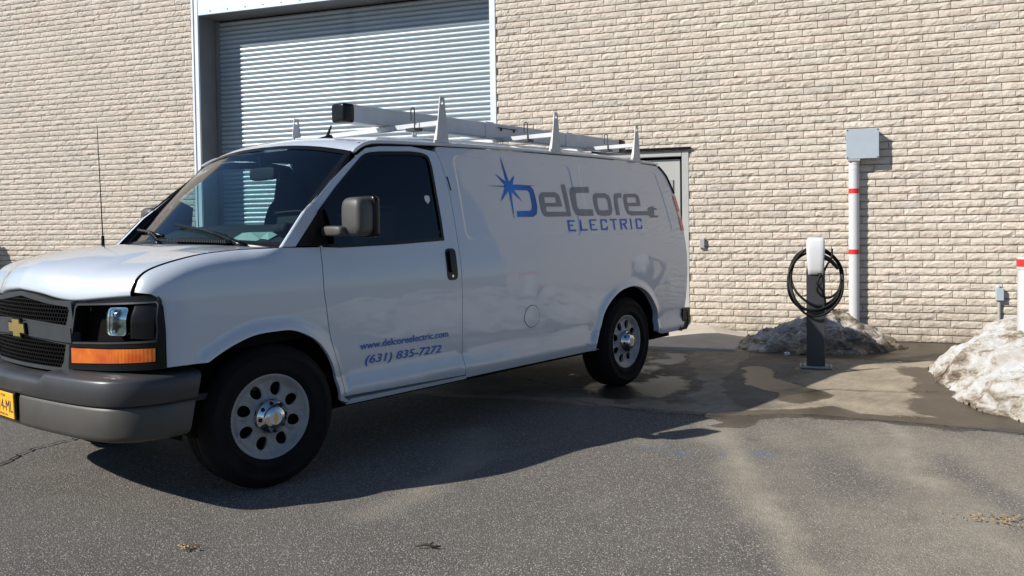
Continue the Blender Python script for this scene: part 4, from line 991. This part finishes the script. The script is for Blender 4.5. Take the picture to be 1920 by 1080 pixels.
MB().tube([(.60, YC, 1.68), (.57, YC, 1.76)], .012, 8).build('mirror_stem', M['interior_dark'], rm)

# outside mirrors
for side in (1, -1):
    Y_ = lambda y: y if side > 0 else 2*YC-y
    mr = rbox(MB(), (.445, Y_(-.175), 1.375), (.066, .080, .104), .5).build('wing_mirror', M['mirror_plastic'], van, True)
    rbox(MB(), (.505, Y_(-.175), 1.375), (.022, .088, .112), .3).build('mirror_shell', BLK, mr, True)
    rbox(MB(), (.37, Y_(-.07), 1.30), (.035, .085, .028), .5).build('mirror_arm', M['mirror_plastic'], mr, True)
    MB().box(.525, .529, Y_(-.175)-.075, Y_(-.175)+.075, 1.285, 1.465).build('mirror_glass', M['chrome'], mr)

# wheels
def rimY(r): return np.interp(r, [0, .080, .088, .10, .115, .16, .175, .19, .203, .209, .216], [.0, .0, .012, .022, .028, .032, .030, .016, .002, -.002, .001])
def wheel(cx, steer, side):
    w = empty('wheel'); w.parent = van
    w.location = (cx, 0 if side > 0 else 2*YC, .365); w.rotation_euler = (0, 0, steer if side > 0 else steer+math.pi)
    prof = [(.214, .012), (.222, -.004), (.236, -.015), (.240, -.0185), (.252, -.0195), (.255, -.017), (.285, -.0225), (.300, -.0215), (.303, -.0245), (.318, -.0225), (.321, -.0185), (.345, -.004), (.357, .012), (.3655, .030), (.3665, .075), (.360, .078), (.360, .086), (.3668, .089), (.3668, .115), (.360, .118), (.360, .126), (.3668, .129), (.3665, .185), (.357, .205), (.33, .225), (.25, .235), (.214, .20)]
    MB().lathe(prof, 64, 'y').build('tyre', M['rubber'], w, True)
    hol = []
    for k in range(8):
        a = 2*math.pi*(k+.5)/8+.1; ca, sa = math.cos(a), math.sin(a)
        hol.append(np.array([((.141+.0345*math.cos(b))*ca-.0295*math.sin(b)*sa, (.141+.0345*math.cos(b))*sa+.0295*math.sin(b)*ca) for b in np.linspace(0, 2*math.pi, 17)[:-1]]))
    def L_(P):
        r = np.hypot(P[:, 0], P[:, 1]); y = rimY(r)
        a = np.arctan2(P[:, 1], P[:, 0])
        for h_ in hol[:0]: pass
        dh = np.min([np.hypot(*(P-h_.mean(0)).T) for h_ in hol], axis=0)
        return np.c_[P[:, 0], y-.004*sst(1-np.abs(dh-.042)/.012), P[:, 1]]
    circ = np.array([(.216*math.cos(a), .216*math.sin(a)) for a in np.linspace(0, 2*math.pi, 65)[:-1]])
    rings = [np.array([(r_*math.cos(a), r_*math.sin(a)) for a in np.linspace(0, 2*math.pi, 49)[:-1]]) for r_ in (.088, .1, .115, .175, .182, .19, .197, .203, .209)]
    rm_ = panel('rim', circ, hol, L_, M['steel_wheel'], w, .02, .018, rings, False, .012)
    MB().lathe([(.0, .06), (.2, .06)], 24, 'y').build('brake_disc', M['dark_liner'], w)
    hc = MB().lathe([(.090, .02), (.088, -.002), (.080, -.012), (.062, -.022), (.056, -.040), (.050, -.046), (.0, -.047)][::-1], 32, 'y').build('hub_cap', M['chrome'], w, True)
    for k in range(8):
        a = 2*math.pi*k/8+.1; rbox(MB(), (.069*math.cos(a), -.016, .069*math.sin(a)), (.011, .011, .011), .9, 6, 8).build('lug_nut', BLK, hc, True)
    MB().lathe([(.034, -.0465), (.034, -.050), (.0, -.0505)][::-1], 24, 'y').build('hub_badge', M['engraved'], hc)
    b3 = bt*.30
    panel('hub_emblem', b3[:, ::-1]*[1, 1], [], lambda P: np.c_[P[:, 0], np.full(len(P), -.052), P[:, 1]], M['gold'], hc, .05, 0)
    return w
for cx, stt in ((0., R(-8)), (3.43, 0.)):
    for side in (1, -1): wheel(cx, stt, side)

# ------------------------------------------------------------------ lettering on the van
dl = lambda off=.0025: lifter(Yrear, 1, off)
def letters(name, keys, mt, parent, off=.0025):
    obs = []
    for k in keys:
        h = [np.array(D[k+'_h'])] if k+'_h' in D else []
        obs.append(panel(name, np.array(D[k]), h, dl(off), mt, parent, .05, 0))
    return obs
letters('logo_letter', ['el', 'C', 'o', 'r', 'e'], M['decal_grey'], near_side)
letters('plug_prong', ['pr1', 'pr2', 'pr3'], M['decal_grey'], near_side, .003)
letters('logo_letter', ['D'], M['blue_print'], near_side)
letters('logo_star', ['star'], M['blue_print'], near_side, .0033)
letters('electric_letter', ['E1', 'L1', 'E2', 'C1', 'T1', 'R1', 'I1', 'C2'], M['blue_mid'], near_side)
def text_map(key, off=.004, kz=1.):
    a, b, c_ = (np.array(D[key][i]) for i in range(3))
    def f_(uv):
        x = a[0]+(b[0]-a[0])*uv[:, 0]; z = a[1]+(b[1]-a[1])*uv[:, 0]+(c_[1]-a[1])*kz*uv[:, 1]
        return np.c_[x, Ybody(x, z)-off, z]
    return f_
text_mesh('www.delcoreelectric.com', 'web_letter', M['blue_dark'], near_door, text_map('www'), .0, .012)
text_mesh('(631) 835-7272', 'phone_digit', M['blue_dark'], near_door, text_map('tel'), .2, .008)
(b0, b1) = np.array(D['badge']); cb = (b0+b1)/2
panel('window_sticker', np.array([(cb[0]-.022, cb[1]+.022), (cb[0]-.022, cb[1]-.004), (cb[0], cb[1]-.026), (cb[0]+.022, cb[1]-.004), (cb[0]+.022, cb[1]+.022), (cb[0], cb[1]+.028)]), [], lifter(Yb, 1, -.006), M['engraved'], near_door, .05, 0)

# ------------------------------------------------------------------ roof rack and conduit carrier
rack = MB().box(1.40, 1.44, .14, 2*YC-.14, 1.965, 1.998, .003).build('roof_rack', M['white_metal'], van)
for x_ in (2.65, 3.83): MB().box(x_-.02, x_+.02, .14, 2*YC-.14, 1.965+.02*(x_ > 2), 1.998+.02*(x_ > 2), .003).build('crossbar', M['white_metal'], rack)
for x_ in (1.42, 2.655, 3.83):
    for side in (1, -1):
        y0 = .128 if side > 0 else 2*YC-.128; zb = float(zgut(x_))+.006
        pol = np.array([(x_-.055, zb), (x_+.062, zb), (x_+.024, zb+.297), (x_-.016, zb+.297)])
        hole = np.array([(x_+.012*math.cos(a), zb+.262+.012*math.sin(a)) for a in np.linspace(0, 2*math.pi, 13)[:-1]])
        up = panel('upright', pol, [hole], lambda P, y0=y0: np.c_[P[:, 0], np.full(len(P), y0), P[:, 1]], M['white_metal'], rack, .1, .006, (), side < 0)
        s_ = 1 if side > 0 else -1
        mb = MB().add([(x_-.055, y0, zb), (x_-.020, y0, zb+.24), (x_-.020, y0+s_*.008, zb+.20), (x_-.055, y0+s_*.03, zb)], [(0, 3, 2, 1) if side > 0 else (0, 1, 2, 3)])
        mb.box(x_-.085, x_+.07, min(y0-s_*.012, y0+s_*.05), max(y0-s_*.012, y0+s_*.05), zb-.012, zb+.004, .003); mb.build('foot', M['white_metal'], up)
        MB().box(x_-.08, x_-.066, y0-.012, y0+.002, zb+.002, zb+.018).build('bolt', M['conduit_grey'], up)
mb = MB().box(1.11, 4.36, .625, .742, 2.004, 2.120, .006); tube = mb.build('conduit_carrier', M['white_metal'], van)
rbox(MB(), (1.075, .6835, 2.062), (.050, .064, .063), .3).build('end_cap', BLK, tube, True)
rbox(MB(), (4.40, .6835, 2.062), (.06, .066, .064), .28).build('end_cap', BLK, tube, True)
for x_ in (2.42, 3.48): MB().box(x_, x_+.10, .620, .747, 1.9985, 2.1255, .004).build('sleeve', M['white_metal'], tube)
MB().box(2.56, 2.80, .612, .6225, 2.085, 2.089).box(2.60, 2.605, .612, .6235, 2.065, 2.088).box(2.76, 2.765, .612, .6235, 2.065, 2.088).build('latch', BLK, tube)
for x_, y_, zc_ in ((1.40, .345, 1.98), (2.65, .39, 2.0), (3.83, .42, 2.0)):
    pts = [(x_-.012, y_-.016, zc_-.02), (x_-.012, y_-.016, zc_+.10)]+[(x_-.012, y_-.016*math.cos(a), zc_+.10+.016*math.sin(a)) for a in np.linspace(.3, math.pi-.3, 6)]+[(x_-.012, y_+.016, zc_+.10), (x_-.012, y_+.016, zc_+.03)]
    MB().tube([(a-.016, b, c_) for a, b, c_ in pts], .0045, 6).box(x_-.045, x_+.03, y_-.03, y_+.05, zc_-.036, zc_-.017).build('tie_down_hook', M['anthracite'], rack)
# aerials
sf = MB().add([(.99, YC-.03, 1.885), (.99, YC+.03, 1.885), (1.14, YC+.035, 1.905), (1.14, YC-.035, 1.905), (1.03, YC-.012, 1.915), (1.03, YC+.012, 1.915), (1.13, YC+.014, 1.945), (1.13, YC-.014, 1.945)], [(0, 4, 5, 1), (0, 3, 7, 4), (1, 5, 6, 2), (2, 6, 7, 3), (4, 7, 6, 5)]).build('roof_aerial', BLK, van)
MB().tube([(1.105, YC, 1.93), (1.14, YC, 2.005)], [.012, .006], 8).build('aerial_stub', BLK, sf)
wa = MB().tube([(-.069, 1.60, 1.20), (-.069, 1.60, 1.29)], [.012, .009], 8).build('whip_aerial', BLK, van)
MB().tube([(-.069, 1.60, 1.28), (-.085, 1.60, 1.965)], [.0035, .0022], 6).build('rod', BLK, wa)
# ------------------------------------------------------------------ things by the wall
def wroot(name, s, n, z=0): return empty(name, (*W2(s, n), z), WA)
# pipe with pull box and red bands
pi = wroot('conduit_riser', 3.0, -.072); tag(pi, 'tall white pipe with red bands running up the wall into a grey metal box', 'pipe')
MB().lathe([(.055, -.05), (.055, 1.955), (.058, 1.957), (.058, 2.0)], 28).build('pipe', M['pvc_white'], pi, True, 40)
for z0 in (.965, 1.635): MB().lathe([(.0555, z0), (.0565, z0+.001), (.0565, z0+.053), (.0555, z0+.054)], 28).build('red_band', M['red_tape'], pi, True, 40)
MB().lathe([(.0558, 1.90), (.0568, 1.903), (.0568, 1.912), (.0558, 1.915)], 28).build('coupling', M['pvc_white'], pi)
bx = MB().box(-.075, .245, -.058, .072, 2.02, 2.33, .004).build('pull_box', M['box_grey'], pi)
MB().box(-.082, .252, -.072, -.060, 2.012, 2.338, .003).build('cover', M['box_grey'], bx)
for a in (-.068, .238):
    for b in (2.026, 2.324): MB().lathe([(.006, 0), (.006, .004), (0, .0045)][::-1], 10, 'y', (a, -.077, b)).build('screw', M['dark_liner'], bx)
MB().box(-.062, .06, -.07, .072, 1.99, 2.02).build('hub', M['conduit_grey'], pi)
# small boxes
b1 = MB().box(-.03, .03, -.04, .002, -.06, .06, .005).build('outlet_box', M['box_grey']); b1.location = (*W2(1.345, -.012), 1.095); b1.rotation_euler = (0, 0, WA); tag(b1, 'small grey box on the brick wall beside the service door', 'electrical box')
MB().box(-.024, .024, -.046, -.040, -.052, .052, .002).build('lid', M['conduit_grey'], b1)
cs = wroot('conduit_stub', 4.425, -.035); tag(cs, 'small grey conduit rising from the snow into a wall box', 'conduit')
MB().tube([(0, 0, -.05), (0, 0, .49)], .017, 12).build('pipe', M['conduit_grey'], cs, True, 50)
MB().box(-.035, .04, -.035, .03, .47, .60, .004).build('box', M['box_grey'], cs)
rb = MB(); rbox(rb, (-.012, -.005, .615), (.022, .02, .02), .9); rb.build('fitting', M['pvc_white'], cs, True)
# bollard
bo_ = wroot('bollard', 4.23, -2.39); tag(bo_, 'white bollard with red band standing in the dirty snow', 'bollard')
MB().lathe([(.095, -.02), (.095, .915), (.100, .917), (.100, 1.005), (.09, 1.018), (.0, 1.02)], 36).build('sleeve', M['pvc_white'], bo_, True, 35)
MB().lathe([(.1005, .938), (.1015, .939), (.1015, .998), (.1005, .999)], 36).build('red_band', M['red_tape'], bo_, True, 40)
# charging station
ch = wroot('charging_station', 2.60, -2.0); tag(ch, 'white and charcoal vehicle charging post with coiled black cable', 'charger')
MB().box(-.14, .14, -.11, .11, .0, .016, .003).build('base_plate', M['conduit_grey'], ch)
for a in (-.115, .115):
    for b in (-.085, .085): MB().lathe([(.011, .016), (.011, .032), (0, .034)], 6, 'z', (a, b, 0)).build('anchor_bolt', M['conduit_grey'], ch)
MB().box(-.080, .080, -.055, .055, .016, .90, .006).build('post', M['anthracite'], ch)
MB().box(-.074, .074, -.045, .05, .902, 1.16, .01).build('head_body', M['anthracite'], ch)
hs = []
for z_, w_, d_ in ((.845, .060, .062), (.852, .064, .075), (.90, .069, .088), (.98, .076, .098), (1.08, .080, .098), (1.15, .078, .090), (1.172, .072, .078), (1.182, .060, .06), (1.184, .0, .05)):
    hs.append([(w_*math.copysign(abs(math.cos(a))**.45, math.cos(a)), -.045-(d_-.045)*abs(math.sin(a))**.5 if math.sin(a) > 0 else -.045+.05*abs(math.sin(a))**.5, z_) for a in np.linspace(0, 2*math.pi, 41)[:-1]])
grid_obj('head_shell', np.array(hs), M['charger_white'], ch, True, True, True)
MB().box(-.06, .06, -.05, .02, .842, .85).build('head_base', M['charger_white'], ch)
mb = MB()
def loop(rx, rz, cx, cz, yb, yf, ph=0, wob=.0):
    P = []
    for a in np.linspace(0, 2*math.pi, 61)[:-1]:
        x_ = cx+rx*math.sin(a)*(1+wob*math.sin(2*a+ph)); z_ = cz+rz*math.cos(a)*(1+wob*math.cos(3*a+ph))
        k = .5+.5*math.cos(a); y_ = yf+(yb-yf)*sst(np.array([k*1.2]))[0]; P.append((x_, y_, z_))
    return P
for (rx, rz, cx, cz, yb, yf, ph) in ((.238, .285, -.005, .795, .062, -.075, .2), (.228, .272, .0, .800, .078, -.09, 1.4), (.236, .300, .0, .785, .07, -.10, 2.6), (.214, .247, .008, .82, .09, -.068, 4.)): mb.tube(loop(rx, rz, cx, cz, yb, yf, ph, .05), .0115, 8, True)
mb.tube(spline([(.02, -.07, .86), (.055, -.10, .80), (.01, -.105, .72), (.055, -.10, .655), (.12, -.06, .64), (.19, -.02, .70), (.22, .0, .80)], 8), .0095, 8)
mb.tube(spline([(.045, -.09, .86), (.015, -.11, .77), (.06, -.105, .70), (.08, -.09, .60), (.05, -.09, .53)], 8), .0095, 8)
mb.tube(spline([(.07, -.03, .87), (.10, -.06, .94), (.135, -.05, 1.0), (.14, -.03, 1.08)], 6), .0095, 8)
mb.build('cable', M['cable_black'], ch, True)
MB().tube(spline([(.07, -.06, 1.01), (.13, -.05, .97), (.19, -.02, .90)], 5), [.022]*5+[.018]*3+[.016]*3, 10).build('plug', M['cable_black'], ch, True)
MB().box(-.02, .02, .05, .10, 1.08, 1.12, .004).build('cable_hook', M['anthracite'], ch)

# ------------------------------------------------------------------ snow
def snow(name, poly, hfun, label, res=.02, seed=0, dirt=.5, group=None, rough_=.2):
    poly = np.array(poly, float); lo = poly.min(0)-.05; hi = poly.max(0)+.05
    gs, gn = np.arange(lo[0], hi[0], res), np.arange(lo[1], hi[1], res); A_, B_ = np.meshgrid(gs, gn); q = np.c_[A_.ravel(), B_.ravel()]
    w_ = np.c_[fbm(q[:, 0]*4+seed, q[:, 1]*4, 4)-.5, fbm(q[:, 0]*4, q[:, 1]*4+seed+9, 4)-.5]*.28
    d = sdf(q+w_, poly); h = hfun(q, d)
    rid = 1-np.abs(2*fbm(q[:, 0]*5+seed+w_[:, 0]*8, q[:, 1]*5+3, 4)-1); lump = fbm(q[:, 0]*2.6+seed, q[:, 1]*2.6, 4)
    z = h*(.62+.76*lump)+np.clip(d, 0, .2)/.2*(rough_*(rid-.74)+.35*rough_*(fbm(q[:, 0]*15, q[:, 1]*15+seed, 3)-.5))
    z = np.where(d > 0, np.maximum(z, .012*np.clip(d/.03, 0, 1)), -.03)
    dt_ = np.clip(dirt+.9*(fbm(q[:, 0]*2+seed+31, q[:, 1]*2, 3)-.5)+.35*np.clip(1-d/.25, 0, 1), 0, 1)
    a_, b_ = A_.shape; idx = np.arange(a_*b_).reshape(a_, b_); F = np.stack([idx[:-1, :-1], idx[:-1, 1:], idx[1:, 1:], idx[1:, :-1]], -1).reshape(-1, 4)
    F = F[(d[F] > -res*1.2).all(1)]; used = np.unique(F); mp = np.full(a_*b_, -1); mp[used] = np.arange(len(used)); F = mp[F]
    jit = w_*.25*np.clip(d, 0, .1)[:, None]/.1
    o = mobj(name, np.c_[q+jit, z][used], F, M['snow'], None, True); o.location = (*W2(0, 0), 0); o.rotation_euler = (0, 0, WA)
    at = o.data.attributes.new('dirt', 'FLOAT', 'POINT'); at.data.foreach_set('value', dt_[used].astype(np.float32))
    tag(o, label, 'snow', group); return o
snow('snow_pile', [(1.84, -1.0), (2.1, -1.15), (2.5, -1.2), (3.0, -1.12), (3.35, -.9), (3.47, -.6), (3.42, -.2), (3.3, -.03), (1.95, -.03), (1.85, -.4)],
     lambda q, d: 0.36*(1-np.exp(-np.clip(d, 0, 9)/.24))*(.5+.5*np.exp(-((q[:, 0]-2.78)/.55)**2))*(.75+.25*np.exp(-((q[:, 1]+.65)/.35)**2)), 'dirty grey snow pile behind the charging post, against the wall', .018, 3, .62, 'snow piles')
snow('snow_pile', [(3.50, -2.2), (3.56, -2.9), (3.62, -3.6), (3.85, -4.15), (4.5, -4.6), (6.2, -4.8), (7.2, -3.5), (6.6, -1.5), (5.2, -.9), (4.35, -.12), (4.0, -.5), (3.85, -1.1), (3.62, -1.7)],
     lambda q, d: .62*(1-np.exp(-np.clip(d, 0, 9)/.6)), 'sunlit dirty white snow pile around the bollard', .025, 11, .36, 'snow piles', .14)
snow('snow_pile', [(-12.2, -1.6), (-10.6, -1.5), (-9.75, -1.0), (-9.6, -.4), (-9.7, -.04), (-12.4, -.04)],  # added unseen pile, made tall enough to throw its shadow on the wall
     lambda q, d: 1.9*(1-np.exp(-np.clip(d, 0, 9)/.35)), 'added snow pile out of view to the left, casting a shadow on the wall', .05, 23, .5, 'snow piles')
# lumps of ice on the ground
for i, (s, n, r_, lab) in enumerate(((2.33, -1.32, .026, 'single small ice lump left of the charging post'),)):
    v = []; mb = MB(); rbox(mb, (0, 0, 0), (r_*1.3, r_, r_*.7), .6, 6, 9)
    vv_ = [tuple(Vector(a)*(1+.5*mnoise.noise(Vector(a)*60+Vector((i, 0, 0))))) for a in mb.v]
    o = mobj('ice_lump', vv_, mb.f, M['charger_white'], None, True); o.location = (*W2(s, n), r_*.5); tag(o, lab, 'ice')
# leaves, straw and a twig on the asphalt
def litter(name, s, n, k, spread, mt, label, cat, L=(.015, .03)):
    mb = MB()
    for i in range(k):
        a = random.uniform(0, math.pi); l = random.uniform(*L); w_ = l*random.uniform(.2, .5); cx, cy = random.gauss(0, spread), random.gauss(0, spread*.5); z_ = random.uniform(.004, .014)
        c_, s_ = math.cos(a), math.sin(a); T = lambda u, v_, h_: (cx+u*c_-v_*s_, cy+u*s_+v_*c_, h_)
        mb.add([T(-l, 0, z_), T(0, -w_, z_+.006), T(l, 0, z_+.002), T(0, w_, z_+.008), T(0, 0, z_)], [(0, 1, 4), (1, 2, 4), (2, 3, 4), (3, 0, 4)])
    o = mb.build(name, M[mt]); o.location = (*W2(s, n), .004); o.rotation_euler = (0, 0, WA); return tag(o, label, cat)
litter('leaf_litter', .17, -7.43, 26, .026, 'dry_leaf', 'small clump of tan leaf scraps on asphalt in the foreground', 'leaves', (.006, .014))
litter('leaf_litter', 3.34, -6.08, 70, .075, 'dry_leaf', 'scatter of orange tan straw on the sandy asphalt', 'straw', (.004, .013))
litter('leaf_litter', 3.20, -4.05, 8, .04, 'dry_leaf', 'few dry leaf bits on the wet ground', 'leaves', (.008, .018))
tw = MB().tube([(-.05, 0, .008), (-.01, .008, .014), (.03, -.004, .010), (.055, .006, .008)], [.003, .005, .005, .002], 6).tube([(0, 0, .012), (.02, .025, .016)], .003, 5).build('twig', M['twig_brown'], None, True)
tw.location = (*W2(1.11, -7.12), .002); tw.rotation_euler = (0, 0, WA+.3); tag(tw, 'short dark twig lying on the asphalt', 'twig')
# things lying on the dashboard
for (x_, y_, a, w_, l, lab) in ((.26, .52, .3, .06, .11, 'folded pale card lying on the van dashboard'), (.27, .36, -.2, .035, .05, 'small square pale tag lying on the van dashboard')):
    o = MB().add([(-w_, -l, .0), (w_, -l, .004), (w_, l, .0), (-w_, l, .006), (0, 0, .03)], [(0, 1, 4), (1, 2, 4), (2, 3, 4), (3, 0, 4)]).build('card', M['paper_green'])
    o.location = (x_, y_, 1.272); o.rotation_euler = (0, R(-24), a); tag(o, lab, 'card')
gm = MB(); rbox(gm, (.30, .26, 1.315), (.07, .06, .035), .8); rbox(gm, (.27, .22, 1.32), (.03, .03, .03), .9); g_ = gm.build('glove', M['glove_black'], None, True); tag(g_, 'black work glove lying on the van dashboard', 'glove')
